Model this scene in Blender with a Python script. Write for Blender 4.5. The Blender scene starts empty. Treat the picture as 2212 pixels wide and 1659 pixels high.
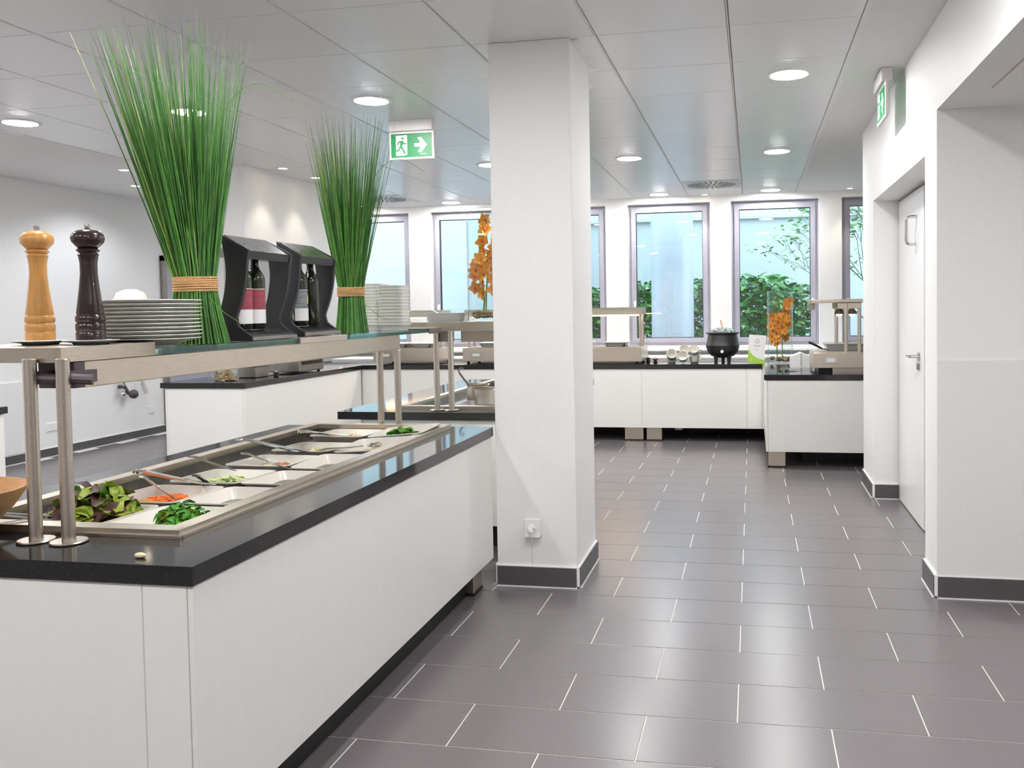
import bpy, bmesh, math, random
from mathutils import Matrix, Vector
SC = bpy.context.scene
COL = SC.collection
PI = math.pi

# ---------------------------------------------------------------- camera
W_, H_ = 2212.0, 1659.0
FPX, CX, CY = 1899.84, 1264.32, 738.52
cam_d = bpy.data.cameras.new('camera')
cam = bpy.data.objects.new('camera', cam_d)
COL.objects.link(cam)
R0 = Vector((0.98238355, 0.18626385, -0.01511107))      # right
R1 = Vector((-0.00781100, -0.03986386, -0.99917459))    # down
R2 = Vector((-0.18671249, 0.98169071, -0.03770669))     # forward
m = Matrix.Identity(4)
for i in range(3):
    m[i][0] = R0[i]; m[i][1] = -R1[i]; m[i][2] = -R2[i]
m[0][3], m[1][3], m[2][3] = 0.0588, -3.7876, 1.3689
cam.matrix_world = m
cam_d.sensor_fit = 'HORIZONTAL'
cam_d.sensor_width = 36.0
cam_d.lens = FPX * 36.0 / W_
cam_d.shift_x = (W_ / 2 - CX) / W_
cam_d.shift_y = (CY - H_ / 2) / W_
cam_d.clip_start = 0.05
SC.camera = cam

# ---------------------------------------------------------------- world, exposure
wd = bpy.data.worlds.new('overcast_sky'); SC.world = wd
wd.use_nodes = True
wb = wd.node_tree.nodes['Background']
wb.inputs[0].default_value = (0.66, 0.87, 1.0, 1)
wb.inputs[1].default_value = 3.0
SC.view_settings.view_transform = 'Standard'
SC.view_settings.look = 'None'
SC.view_settings.gamma = 1.0
SC.view_settings.use_curve_mapping = False
SC.view_settings.exposure = 0.61
SC.cycles.max_bounces = 7; SC.cycles.diffuse_bounces = 5; SC.cycles.glossy_bounces = 3
SC.cycles.transparent_max_bounces = 12; SC.cycles.adaptive_threshold = 0.035
SC.cycles.use_light_tree = False; SC.cycles.caustics_reflective = False; SC.cycles.caustics_refractive = False; SC.cycles.sample_clamp_indirect = 8.0
L_BIG = 128.0     # radiance of the large round ceiling lights
P_SPOT = 9.0      # watt of one small recessed spot

# ---------------------------------------------------------------- materials
MATS = {}
def mat(name, col, rough=0.5, metal=0.0, var=0.04, scale=12.0, bump=0.0, spec=0.5, stretch=None,
        coat=0.0, emit=None, estr=0.0, sss=0.0, speck=None):
    if name in MATS: return MATS[name]
    mt = bpy.data.materials.new(name); mt.use_nodes = True
    nt = mt.node_tree; b = nt.nodes['Principled BSDF']
    b.inputs['Roughness'].default_value = rough
    b.inputs['Metallic'].default_value = metal
    b.inputs['Specular IOR Level'].default_value = spec
    b.inputs['Coat Weight'].default_value = coat
    tc = nt.nodes.new('ShaderNodeTexCoord')
    src = tc.outputs['Object']
    if stretch:
        mp = nt.nodes.new('ShaderNodeMapping'); mp.inputs['Scale'].default_value = stretch
        nt.links.new(src, mp.inputs['Vector']); src = mp.outputs['Vector']
    nz = nt.nodes.new('ShaderNodeTexNoise'); nz.inputs['Scale'].default_value = scale
    nz.inputs['Detail'].default_value = 4.0
    nt.links.new(src, nz.inputs['Vector'])
    cr = nt.nodes.new('ShaderNodeValToRGB')
    lo = [max(0, c * (1 - var)) for c in col]; hi = [min(1, c * (1 + var)) for c in col]
    cr.color_ramp.elements[0].position = 0.3; cr.color_ramp.elements[1].position = 0.7
    cr.color_ramp.elements[0].color = (*lo, 1); cr.color_ramp.elements[1].color = (*hi, 1)
    if speck:
        cr.color_ramp.elements[0].position = speck[1]; cr.color_ramp.elements[1].position = speck[1] + 0.06
        cr.color_ramp.elements[0].color = (*col, 1); cr.color_ramp.elements[1].color = (*speck[0], 1)
    nt.links.new(nz.outputs['Fac'], cr.inputs['Fac'])
    nt.links.new(cr.outputs['Color'], b.inputs['Base Color'])
    if bump:
        bp = nt.nodes.new('ShaderNodeBump'); bp.inputs['Strength'].default_value = bump
        bp.inputs['Distance'].default_value = 0.002
        nt.links.new(nz.outputs['Fac'], bp.inputs['Height']); nt.links.new(bp.outputs['Normal'], b.inputs['Normal'])
    if emit:
        b.inputs['Emission Color'].default_value = (*emit, 1); b.inputs['Emission Strength'].default_value = estr
    if sss:
        b.inputs['Subsurface Weight'].default_value = sss; b.inputs['Subsurface Radius'].default_value = (.01, .006, .003)
    MATS[name] = mt
    return mt

def glass(name, tint=(0.97, 0.99, 0.99), f0=0.04, rough=0.0):
    """thin clear glass: a mirror reflection (Schlick) over a tinted see-through body"""
    if name in MATS: return MATS[name]
    mt = bpy.data.materials.new(name); mt.use_nodes = True
    nt = mt.node_tree; nt.nodes.clear()
    out = nt.nodes.new('ShaderNodeOutputMaterial')
    tr = nt.nodes.new('ShaderNodeBsdfTransparent'); tr.inputs[0].default_value = (*tint, 1)
    gl = nt.nodes.new('ShaderNodeBsdfGlossy'); gl.inputs['Roughness'].default_value = rough
    lw = nt.nodes.new('ShaderNodeLayerWeight'); lw.inputs['Blend'].default_value = 0.5
    pw = nt.nodes.new('ShaderNodeMath'); pw.operation = 'POWER'; pw.inputs[1].default_value = 5.0
    ma = nt.nodes.new('ShaderNodeMath'); ma.operation = 'MULTIPLY_ADD'; ma.inputs[1].default_value = 1 - f0; ma.inputs[2].default_value = f0
    mx = nt.nodes.new('ShaderNodeMixShader')
    nt.links.new(lw.outputs['Facing'], pw.inputs[0]); nt.links.new(pw.outputs[0], ma.inputs[0]); nt.links.new(ma.outputs[0], mx.inputs[0])
    nt.links.new(tr.outputs[0], mx.inputs[1]); nt.links.new(gl.outputs[0], mx.inputs[2])
    nt.links.new(mx.outputs[0], out.inputs[0])
    MATS[name] = mt
    return mt

def emat(name, col, s):
    if name in MATS: return MATS[name]
    mt = bpy.data.materials.new(name); mt.use_nodes = True
    nt = mt.node_tree; nt.nodes.clear()
    out = nt.nodes.new('ShaderNodeOutputMaterial'); e = nt.nodes.new('ShaderNodeEmission')
    e.inputs[0].default_value = (*col, 1); e.inputs[1].default_value = s
    nt.links.new(e.outputs[0], out.inputs[0]); MATS[name] = mt
    return mt

mat('wall', (0.90, 0.895, 0.885), 0.55, var=0.012, scale=60, bump=0.03)
mat('wall_low', (0.86, 0.855, 0.845), 0.45, var=0.015, scale=60, bump=0.05)
mat('ceil_paint', (0.90, 0.89, 0.88), 0.7, var=0.015, scale=40)
mat('ceil_panel', (0.915, 0.91, 0.92), 0.27, var=0.02, scale=150, spec=1.0)
mat('ceil_gap', (0.62, 0.54, 0.42), 0.8, var=0.05)
mat('white_trim', (0.90, 0.90, 0.89), 0.4, var=0.01)
mat('tile', (0.182, 0.165, 0.171), 0.26, var=0.10, scale=160, spec=0.55)
mat('tile_far', (0.182, 0.165, 0.171), 0.26, var=0.10, scale=160, spec=0.55)
mat('base_tile', (0.10, 0.095, 0.097), 0.4, var=0.10, scale=120)
mat('grout', (0.80, 0.78, 0.74), 0.85, var=0.06, scale=40)
mat('panel', (0.90, 0.893, 0.865), 0.35, var=0.01, scale=30)
mat('plinth', (0.015, 0.015, 0.016), 0.45)
mat('granite', (0.012, 0.012, 0.013), 0.07, var=0.0, scale=420, spec=0.6, speck=((0.10, 0.10, 0.10), 0.62))
mat('steel', (0.64, 0.585, 0.51), 0.30, 1.0, var=0.06, scale=30, stretch=(1, 1, 12))
mat('steel_h', (0.65, 0.58, 0.485), 0.34, 1.0, var=0.08, scale=22, stretch=(6, 1, 18))
mat('steel_dark', (0.34, 0.32, 0.30), 0.38, 1.0, var=0.08, scale=20)
mat('chrome', (0.75, 0.74, 0.73), 0.14, 1.0, var=0.02)
mat('porcelain', (0.84, 0.84, 0.81), 0.18, var=0.01, coat=0.3)
mat('melamine', (0.82, 0.77, 0.69), 0.28, var=0.015, coat=0.2)
mat('black_plastic', (0.018, 0.018, 0.020), 0.42, var=0.1)
mat('lid_mirror', (0.55, 0.55, 0.56), 0.14, 0.9, var=0.03)
mat('black_gloss', (0.012, 0.011, 0.011), 0.18, var=0.1, coat=0.4)
mat('wood_light', (0.72, 0.36, 0.10), 0.32, var=0.10, scale=14, stretch=(8, 8, 1), coat=0.3)
mat('wood_dark', (0.028, 0.014, 0.012), 0.24, var=0.2, scale=14, stretch=(8, 8, 1), coat=0.4)
mat('wood_bowl', (0.62, 0.33, 0.13), 0.45, var=0.12, scale=10, stretch=(1, 1, 6))
mat('grass_a', (0.050, 0.170, 0.030), 0.5, var=0.25, scale=30)
mat('grass_b', (0.105, 0.290, 0.045), 0.5, var=0.25, scale=30)
mat('grass_c', (0.310, 0.430, 0.100), 0.5, var=0.2, scale=30)
mat('twine', (0.60, 0.36, 0.16), 0.85, var=0.25, scale=90, stretch=(1, 1, 5), bump=0.5)
mat('bottle', (0.010, 0.016, 0.006), 0.06, var=0.1, coat=0.5)
mat('label_white', (0.82, 0.81, 0.80), 0.5, var=0.02)
mat('label_red', (0.30, 0.055, 0.075), 0.5, var=0.25, scale=60, stretch=(0.2, 0.2, 3))
mat('label_grey', (0.22, 0.24, 0.25), 0.5, var=0.5, scale=60, stretch=(0.2, 0.2, 3))
mat('label_yellow', (0.80, 0.58, 0.05), 0.5)
mat('orchid', (0.95, 0.36, 0.02), 0.5, var=0.22, scale=40, sss=0.1)
mat('orchid_core', (0.70, 0.12, 0.02), 0.5, var=0.2)
mat('stem', (0.19, 0.30, 0.05), 0.5, var=0.2)
mat('pebble', (0.30, 0.19, 0.10), 0.35, var=0.4, scale=9)
mat('pebble_b', (0.52, 0.36, 0.20), 0.35, var=0.3, scale=9)
mat('door_white', (0.90, 0.90, 0.90), 0.3, var=0.008)
mat('win_frame', (0.44, 0.43, 0.50), 0.35, var=0.02)
mat('win_gasket', (0.02, 0.02, 0.025), 0.6)
mat('exit_green', (0.012, 0.20, 0.065), 0.4, emit=(0.015, 0.28, 0.09), estr=0.22)
mat('exit_white', (0.85, 0.88, 0.85), 0.4, emit=(0.8, 0.85, 0.82), estr=0.35)
mat('exit_body', (0.80, 0.77, 0.77), 0.4, var=0.01)
mat('lettuce', (0.33, 0.42, 0.05), 0.45, var=0.35, scale=30)
mat('lettuce_red', (0.075, 0.022, 0.018), 0.45, var=0.3, scale=30)
mat('arugula', (0.075, 0.30, 0.025), 0.45, var=0.35, scale=40)
mat('carrot', (0.90, 0.22, 0.03), 0.5, var=0.2, scale=60)
mat('cucumber', (0.55, 0.60, 0.28), 0.4, var=0.25, scale=60)
mat('cucumber_skin', (0.09, 0.20, 0.04), 0.4, var=0.25)
mat('bacon', (0.55, 0.20, 0.10), 0.5, var=0.4, scale=60)
mat('cream_food', (0.80, 0.70, 0.48), 0.5, var=0.12, scale=60)
mat('plaster_out', (0.55, 0.585, 0.585), 0.7, var=0.015)
mat('column_out', (0.50, 0.53, 0.58), 0.4, var=0.01)
mat('soil', (0.10, 0.085, 0.07), 0.9, var=0.4, scale=8)
mat('laurel', (0.050, 0.200, 0.045), 0.30, var=0.4, scale=6)
mat('laurel_b', (0.11, 0.32, 0.065), 0.30, var=0.3, scale=6)
mat('bark', (0.075, 0.065, 0.06), 0.8, var=0.3, scale=20)
mat('tree_leaf', (0.18, 0.36, 0.12), 0.45, var=0.3, scale=10)
mat('cauldron', (0.022, 0.022, 0.024), 0.42, var=0.2, bump=0.1)
mat('cream_cup', (0.83, 0.81, 0.74), 0.25, coat=0.2, var=0.01)
mat('card_green', (0.36, 0.62, 0.04), 0.5, var=0.02)
mat('ink', (0.10, 0.10, 0.11), 0.6)
mat('vent', (0.70, 0.70, 0.70), 0.4, var=0.02)
mat('vent_dark', (0.01, 0.01, 0.012), 0.7)
mat('nuts', (0.33, 0.20, 0.09), 0.6, var=0.4, scale=60)
mat('pipe', (0.70, 0.66, 0.64), 0.4)
mat('valve', (0.08, 0.06, 0.07), 0.4, var=0.2)
mat('door_grey', (0.40, 0.42, 0.50), 0.35, var=0.05)
mat('soup', (0.40, 0.20, 0.07), 0.3, var=0.2)
glass('glass_clear', (0.96, 0.985, 0.985))
glass('glass_shelf', (0.94, 0.98, 0.965))
glass('glass_edge', (0.20, 0.48, 0.42), 0.08, 0.1)
glass('glass_pane', (0.97, 0.99, 1.0), 0.07)
emat('lamp_white', (1.0, 0.985, 0.975), L_BIG)
emat('lamp_warm', (1.0, 0.80, 0.55), 12.0)
emat('heat_glow', (1.0, 0.62, 0.30), 9.0)

# ---------------------------------------------------------------- geometry helpers
class G:
    def __init__(s): s.bm = bmesh.new(); s.mi = 0
    def _f(s, vs):
        try:
            f = s.bm.faces.new(vs); f.material_index = s.mi; return f
        except ValueError: return None
    def box(s, x0, x1, y0, y1, z0, z1, bev=0.0, seg=1):
        vs = [s.bm.verts.new((x, y, z)) for x in (x0, x1) for y in (y0, y1) for z in (z0, z1)]
        fs = []
        for idx in ((0,1,3,2), (4,6,7,5), (0,4,5,1), (2,3,7,6), (0,2,6,4), (1,5,7,3)):
            fs.append(s._f([vs[i] for i in idx]))
        if bev:
            es = list({e for f in fs for e in f.edges})
            bmesh.ops.bevel(s.bm, geom=es, offset=bev, segments=seg, affect='EDGES', profile=0.5)
        return s
    def loft(s, loops, cap0=True, cap1=True, closed=True):
        L = [[s.bm.verts.new(p) for p in lp] for lp in loops]
        n = len(L[0])
        for a, b in zip(L[:-1], L[1:]):
            for i in range(n if closed else n - 1):
                j = (i + 1) % n
                s._f([a[i], a[j], b[j], b[i]])
        if cap0: s._f(list(reversed(L[0])))
        if cap1: s._f(L[-1])
        return s
    def lathe(s, prof, cx=0, cy=0, cz=0, seg=28):
        rings = []
        for r, z in prof:
            if r < 1e-5: rings.append([s.bm.verts.new((cx, cy, cz + z))])
            else: rings.append([s.bm.verts.new((cx + r*math.cos(2*PI*i/seg), cy + r*math.sin(2*PI*i/seg), cz + z)) for i in range(seg)])
        for a, b in zip(rings[:-1], rings[1:]):
            for i in range(seg):
                j = (i + 1) % seg
                if len(a) == 1 and len(b) == 1: continue
                if len(a) == 1: s._f([a[0], b[j], b[i]])
                elif len(b) == 1: s._f([a[i], a[j], b[0]])
                else: s._f([a[i], a[j], b[j], b[i]])
        return s
    def cyl(s, cx, cy, z0, z1, r, seg=24, bev=0.0):
        if bev: return s.lathe([(0, z0), (r - bev, z0), (r, z0 + bev), (r, z1 - bev), (r - bev, z1), (0, z1)], cx, cy, 0, seg)
        return s.lathe([(0, z0), (r, z0), (r, z1), (0, z1)], cx, cy, 0, seg)
    def tube(s, pts, r, seg=8, flat=1.0, up=(0, 0, 1)):
        """sweep of an ellipse (r wide, r*flat thick) along pts"""
        pts = [Vector(p) for p in pts]; n = len(pts); loops = []
        for i, p in enumerate(pts):
            t = (pts[min(i + 1, n - 1)] - pts[max(i - 1, 0)]).normalized()
            u = Vector(up)
            if abs(t.dot(u)) > 0.97: u = Vector((1, 0, 0))
            a = t.cross(u).normalized(); b = a.cross(t).normalized()
            rr = r[i] if isinstance(r, (list, tuple)) else r
            loops.append([p + a*rr*math.cos(2*PI*k/seg) + b*rr*flat*math.sin(2*PI*k/seg) for k in range(seg)])
        return s.loft(loops)
    def prism(s, poly, axis, a, b):
        def P(u, v, w):
            return {'x': (w, u, v), 'y': (u, w, v), 'z': (u, v, w)}[axis]
        return s.loft([[P(u, v, a) for u, v in poly], [P(u, v, b) for u, v in poly]])
    def ball(s, c, r, seg=12, rings=8):
        rx, ry, rz = (r, r, r) if not isinstance(r, (tuple, list)) else r
        prof = [(math.sin(PI*i/rings), -math.cos(PI*i/rings)) for i in range(rings + 1)]
        st = len(s.bm.verts); s.lathe(prof, seg=seg); s.bm.verts.ensure_lookup_table()
        for v in s.bm.verts[st:]:
            v.co = Vector((c[0] + v.co.x*rx, c[1] + v.co.y*ry, c[2] + v.co.z*rz))
        return s
    def xf(s, mtx, start=0):
        s.bm.verts.ensure_lookup_table()
        for v in s.bm.verts[start:]: v.co = mtx @ v.co
        return s
    def n(s): return len(s.bm.verts)

def build(name, g, mats, parent=None, world=True, kind=None, label=None, smooth=35):
    """link the collected shape as ONE mesh object; world coordinates unless world=False"""
    bmesh.ops.recalc_face_normals(g.bm, faces=g.bm.faces)
    me = bpy.data.meshes.new(name)
    if parent is not None and world:
        off = Vector(parent.location); q_ = parent.parent
        while q_ is not None: off += Vector(q_.location); q_ = q_.parent
        for v in g.bm.verts: v.co -= off
    g.bm.to_mesh(me); g.bm.free()
    for mn in (mats if isinstance(mats, (list, tuple)) else [mats]): me.materials.append(MATS[mn])
    if smooth:
        for p_ in me.polygons: p_.use_smooth = True
        me.set_sharp_from_angle(angle=math.radians(smooth))
    o = bpy.data.objects.new(name, me); COL.objects.link(o)
    if parent is not None: o.parent = parent
    if kind: o['kind'] = kind
    if label: o['label'] = label
    return o

def tag(o, label, cat, group=None, kind=None):
    o['label'] = label; o['category'] = cat
    if group: o['group'] = group
    if kind: o['kind'] = kind
    return o
def thing(name, label, cat, loc=(0, 0, 0), rotz=0.0, group=None):
    o = bpy.data.objects.new(name, None); COL.objects.link(o)
    o.empty_display_size = 0.05
    o.location = loc; o.rotation_euler = (0, 0, rotz)
    return tag(o, label, cat, group)
def dup(root, loc, rotz=None, label=None, group=None, parent=None):
    r = root.copy(); COL.objects.link(r); r.location = loc
    if rotz is not None: r.rotation_euler = (r.rotation_euler[0], r.rotation_euler[1], rotz)
    if label: r['label'] = label
    if group: r['group'] = group
    for ch in list(root.children):
        c = ch.copy(); COL.objects.link(c); c.parent = r
        for gch in ch.children:
            d = gch.copy(); COL.objects.link(d); d.parent = c
    return r
def inst(me_obj, loc, parent, rot=None, scale=None):
    """a further copy of a piece that shares its mesh"""
    o = me_obj.copy(); COL.objects.link(o); o.location = loc; o.parent = parent
    if rot: o.rotation_euler = rot
    if scale: o.scale = scale
    return o
def rrect(w, d, r, n=5, cx=0.0, cy=0.0, z=0.0):
    pts = []
    for qx, qy, a0 in ((1, 1, 0), (-1, 1, PI/2), (-1, -1, PI), (1, -1, 3*PI/2)):
        for i in range(n + 1):
            a = a0 + (PI/2)*i/n
            pts.append((cx + qx*(w/2 - r) + r*math.cos(a), cy + qy*(d/2 - r) + r*math.sin(a), z))
    return pts
ORD = ['first', 'second', 'third', 'fourth', 'fifth', 'sixth', 'seventh', 'eighth', 'ninth', 'tenth', 'eleventh', 'twelfth', 'thirteenth', 'fourteenth']
# ================================================================ SETTING
CEIL = 2.668
rnd = random.Random(7)
def struct(name, g, mats, parent=None, **k):
    o = build(name, g, mats, parent, **k)
    if parent is None: o['kind'] = 'structure'
    return o

# ---- floor: a pale grout bed with dark stone tiles laid in running bond
g = G(); g.box(-7.0, 3.3, -7.2, 6.9, -0.12, -0.0018)
floor = struct('floor', g, 'grout')
def tile_mesh(nm, w):
    g = G(); g.box(0.0022, w - 0.0022, 0.0022, 0.2978, -0.012, 0.0, bev=0.0008)
    return g
proto = build('tile', tile_mesh('tile', 0.6), 'tile', floor)
first = True
far = G()
for k in range(-23, 25):                       # row k lies between y = -0.3(k+1) and -0.3k
    y0 = -0.3 * (k + 1)
    off = 0.0 if k % 2 == 0 else 0.3
    for i in range(-12, 6):
        x0 = i * 0.6 + off
        near = (-1.9 < x0 < 1.45 and -2.5 < y0 < 5.0) or (-6.9 < x0 < -2.4 and 1.3 < y0 < 4.8)
        if x0 < -6.95 or x0 > 3.0 or y0 > 6.6 or y0 < -7.0: continue
        if near:
            if first: proto.location = (x0, y0, 0); first = False
            else: inst(proto, (x0, y0, 0), floor)
        else:
            far.box(x0 + .0022, x0 + .5978, y0 + .0022, y0 + .2978, -0.010, 0.0)
build('tile_field', far, 'tile_far', floor, kind='stuff')

# ---- ceiling: recessed grid field with metal panels, plain plaster strips at both sides
XR, XL = 0.5595, -5.0405
YS = 1.0155 - 4 * 0.625
g = G()
g.mi = 1; g.box(XL, XR, YS, 6.70, CEIL + 0.012, CEIL + 0.15)
g.mi = 0
g.box(-7.0, XL, -7.2, 6.9, CEIL, CEIL + 0.15); g.box(XR, 3.3, -7.2, 6.9, CEIL, CEIL + 0.15)
g.box(XL, XR, -7.2, YS, CEIL, CEIL + 0.15)
ceiling = struct('ceiling', g, ['ceil_paint', 'ceil_gap'])
def panel_g(w):
    g = G(); g.box(0.007, w - 0.007, 0.0022, 0.6228, -0.0005, 0.02, bev=0.0012); return g
pan = None; pan_cut = None
for j in range(13):
    yj = YS + 0.625 * j
    for i in range(9):
        x1 = -0.0405 - 0.625 * (i - 1); x0 = x1 - 0.625
        if i == 0:
            x0 = -0.0405
            if pan_cut is None:
                pan_cut = build('ceiling_panel', panel_g(0.60), 'ceil_panel', ceiling); pan_cut.location = (x0, yj, CEIL)
            else: inst(pan_cut, (x0, yj, CEIL), ceiling)
        else:
            if pan is None:
                pan = build('ceiling_panel', panel_g(0.625), 'ceil_panel', ceiling); pan.location = (x0, yj, CEIL)
            else: inst(pan, (x0, yj, CEIL), ceiling)
for i in range(0, 9):                                     # white bars between the panel columns
    x = -0.0405 - 0.625 * i
    g = G(); g.box(x - 0.0045, x + 0.0015, YS, 6.62, CEIL - 0.001, CEIL + 0.014)
    build('ceiling_bar', g, 'white_trim', ceiling)
g = G(); g.box(XR - 0.004, XR + 0.022, YS, 6.62, CEIL - 0.006, CEIL + 0.004, bev=0.001)
struct('trim_1', g, 'white_trim')
g = G(); g.box(XL - 0.022, XL + 0.004, YS, 6.62, CEIL - 0.006, CEIL + 0.004, bev=0.001)
struct('trim_2', g, 'white_trim')

# ---- window wall
YW = 6.62
WX = [(-5.12, -4.141), (-3.865, -2.885), (-2.63, -1.655), (-1.394, -0.417), (-0.176, 0.817), (1.067, 2.06)]
ZB, ZT = 0.915, 2.592
g = G()
edges = [-7.0] + [v for w in WX for v in w] + [3.3]
for a, b in zip(edges[0::2], edges[1::2]): g.box(a, b, YW, YW + 0.30, 0, CEIL + 0.1)
for a, b in WX:
    g.box(a, b, YW, YW + 0.30, 0, ZB); g.box(a, b, YW, YW + 0.30, ZT, CEIL + 0.1)
struct('wall_back', g, 'wall')
def window(n, x0, x1):
    g = G(); f = 0.045; yf = YW + 0.10
    def ring(g, x0, x1, z0, z1, f, ya, yb):
        g.box(x0, x0 + f, ya, yb, z0, z1); g.box(x1 - f, x1, ya, yb, z0, z1)
        g.box(x0 + f, x1 - f, ya, yb, z0, z0 + f); g.box(x0 + f, x1 - f, ya, yb, z1 - f, z1)
    ring(g, x0, x1, ZB, ZT, f, yf, yf + 0.07)
    w = struct('window_%d' % n, g, 'win_frame')
    g = G(); ring(g, x0 + f - .008, x1 - f + .008, ZB + f - .008, ZT - f + .008, 0.055, yf - 0.018, yf + 0.05)
    build('sash', g, 'win_frame', w)
    a = f + 0.047
    g = G(); ring(g, x0 + a - .004, x1 - a + .004, ZB + a - .004, ZT - a + .004, 0.010, yf - 0.004, yf + 0.04)
    build('gasket', g, 'win_gasket', w)
    g = G(); g.box(x0 + a, x1 - a, yf + 0.014, yf + 0.020, ZB + a, ZT - a)
    build('pane', g, 'glass_pane', w)
    for sx in ([x0 + 0.07] if n != 5 else [x1 - 0.07]) if n != 4 else [x0 + 0.07]:
        g = G(); g.box(sx - .016, sx + .016, yf - .028, yf - .017, 1.33, 1.45, bev=.004)
        g.tube([(sx, yf - .03, 1.42), (sx, yf - .06, 1.42), (sx, yf - .06, 1.36)], 0.009, 8)
        build('window_handle', g, 'white_trim', w)
for n, (a, b) in enumerate(WX): window(n + 1, a, b)
g = G(); g.box(-6.7, 3.0, YW - 0.10, YW + 0.10, 0.862, 0.892, bev=.004)
struct('trim_3', g, 'white_trim', label='white window ledge running under all the windows')
g = G(); g.box(-6.7, 3.0, YW - 0.095, YW, 0.853, 0.862)
struct('trim_4', g, 'steel_dark')
g = G(); g.box(-4.9, 2.9, 5.995, YW, 0.70, 0.812, bev=.003)  # added filler that catches light, standing in for the bright lower wall
struct('trim_9', g, 'white_trim', label='white filler box added behind the window counters to catch light')

# ---- left wall, front wall (behind the camera) and the side walls
g = G(); g.box(-6.95, -6.70, -7.2, 6.9, 0, CEIL + 0.1)
struct('wall_left', g, 'wall')
g = G(); g.box(-6.70, -6.688, -7.0, 3.35, 0.095, 0.762)
struct('trim_5', g, 'wall_low', label='low pale wall cladding on the far left wall')
g = G(); g.box(-7.0, 3.3, -7.4, -7.0, 0, CEIL + 0.1)
struct('wall_front', g, 'wall')
WXR = 0.893
g = G()
g.box(WXR, 3.3, 0.49, 0.77, 0, CEIL)                 # pier between the side passage and the door niche
g.box(WXR, 3.3, 2.64, 3.22, 0, CEIL)                 # pier beyond the niche
g.box(1.10, 3.3, 0.77, 2.64, 0, CEIL)                # back of the niche
g.box(WXR, 1.10, 0.77, 2.64, 2.088, CEIL)            # lintel over the niche
g.box(WXR, 3.3, -7.2, 0.49, 2.252, CEIL)             # lowered ceiling of the side passage
g.box(3.05, 3.3, -7.2, 0.49, 0, 2.252)
struct('wall_right', g, 'wall')
g = G(); g.box(3.05, 3.3, 3.22, 6.9, 0, CEIL)
struct('wall_far_right', g, 'wall')
g = G(); g.box(WXR + 0.004, 3.05, 0.484, 0.49, 0.10, 1.108, bev=.001)
struct('trim_6', g, 'wall_low', label='smooth lower wall panel at the right edge of the room')
g = G(); g.box(1.032, 1.040, -0.9, 0.12, 2.2495, 2.26)
struct('trim_7', g, 'ceil_gap')
# plain structural column beside the salad bar
CX0, CX1, CY0, CY1 = -1.197, -0.792, 0.39, 0.90
g = G(); g.box(CX0, CX1, CY0, CY1, 0, CEIL, bev=.003)
struct('wall_column', g, 'wall', label='square white column beside the salad bar')
g = G(); g.box(CX1 - 0.002, CX1 + 0.034, CY0 + 0.03, CY1 + 0.02, CEIL - 0.012, CEIL - 0.0005, bev=.002)
struct('trim_8', g, 'white_trim')
# hanging bulkhead above the left counter
g = G(); g.box(-5.06, -4.28, 3.22, 5.45, 1.955, CEIL)
bulk = struct('wall_bulkhead', g, 'wall')
g = G(); g.box(-5.07, -4.27, 3.21, 5.46, 1.925, 1.9545, bev=.003)
build('hood_rim', g, 'steel_dark', bulk)

# ---- tiled baseboards
def baseboard(name, runs, h=0.10):
    """runs: (x0,y0,x1,y1,nx,ny) with the outward normal; children are single dark tiles"""
    g = G(); t = 0.011
    for x0, y0, x1, y1, nx, ny in runs:
        a = (min(x0, x1, x0 + nx*t, x1 + nx*t), max(x0, x1, x0 + nx*t, x1 + nx*t), min(y0, y1, y0 + ny*t, y1 + ny*t), max(y0, y1, y0 + ny*t, y1 + ny*t))
        g.box(a[0], a[1], a[2], a[3], 0, h + 0.004)
        t2 = 0.020
        a = (min(x0, x1, x0 + nx*t2, x1 + nx*t2), max(x0, x1, x0 + nx*t2, x1 + nx*t2), min(y0, y1, y0 + ny*t2, y1 + ny*t2), max(y0, y1, y0 + ny*t2, y1 + ny*t2))
        g.box(a[0], a[1], a[2], a[3], 0, 0.006)
    o = struct(name, g, 'white_trim')
    for x0, y0, x1, y1, nx, ny in runs:
        L = math.hypot(x1 - x0, y1 - y0); ux, uy_ = (x1 - x0)/L, (y1 - y0)/L
        s = 0.0
        while s < L - 0.01:
            e = min(s + 0.6, L)
            xa, ya, xb, yb = x0 + ux*(s + .002), y0 + uy_*(s + .002), x0 + ux*(e - .002), y0 + uy_*(e - .002)
            g = G()
            g.box(min(xa, xb, xa + nx*.015, xb + nx*.015), max(xa, xb, xa + nx*.015, xb + nx*.015),
                  min(ya, yb, ya + ny*.015, yb + ny*.015), max(ya, yb, ya + ny*.015, yb + ny*.015), 0.006, h)
            build('tile', g, 'base_tile', o)
            s = e
    return o
baseboard('baseboard_column', [(CX1, CY0, CX0, CY0, 0, -1), (CX1, CY0, CX1, CY1, 1, 0), (CX0, CY1, CX0, CY0, -1, 0)])
baseboard('baseboard_right', [(WXR, 0.49, WXR, 0.77, -1, 0), (WXR, 2.64, WXR, 3.22, -1, 0), (WXR + .002, 2.64, 1.06, 2.64, 0, -1), (WXR, 0.49, 3.05, 0.49, 0, -1)], 0.102)
baseboard('baseboard_left', [(-6.70, 1.0, -6.70, 6.6, 1, 0)], 0.085)

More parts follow.
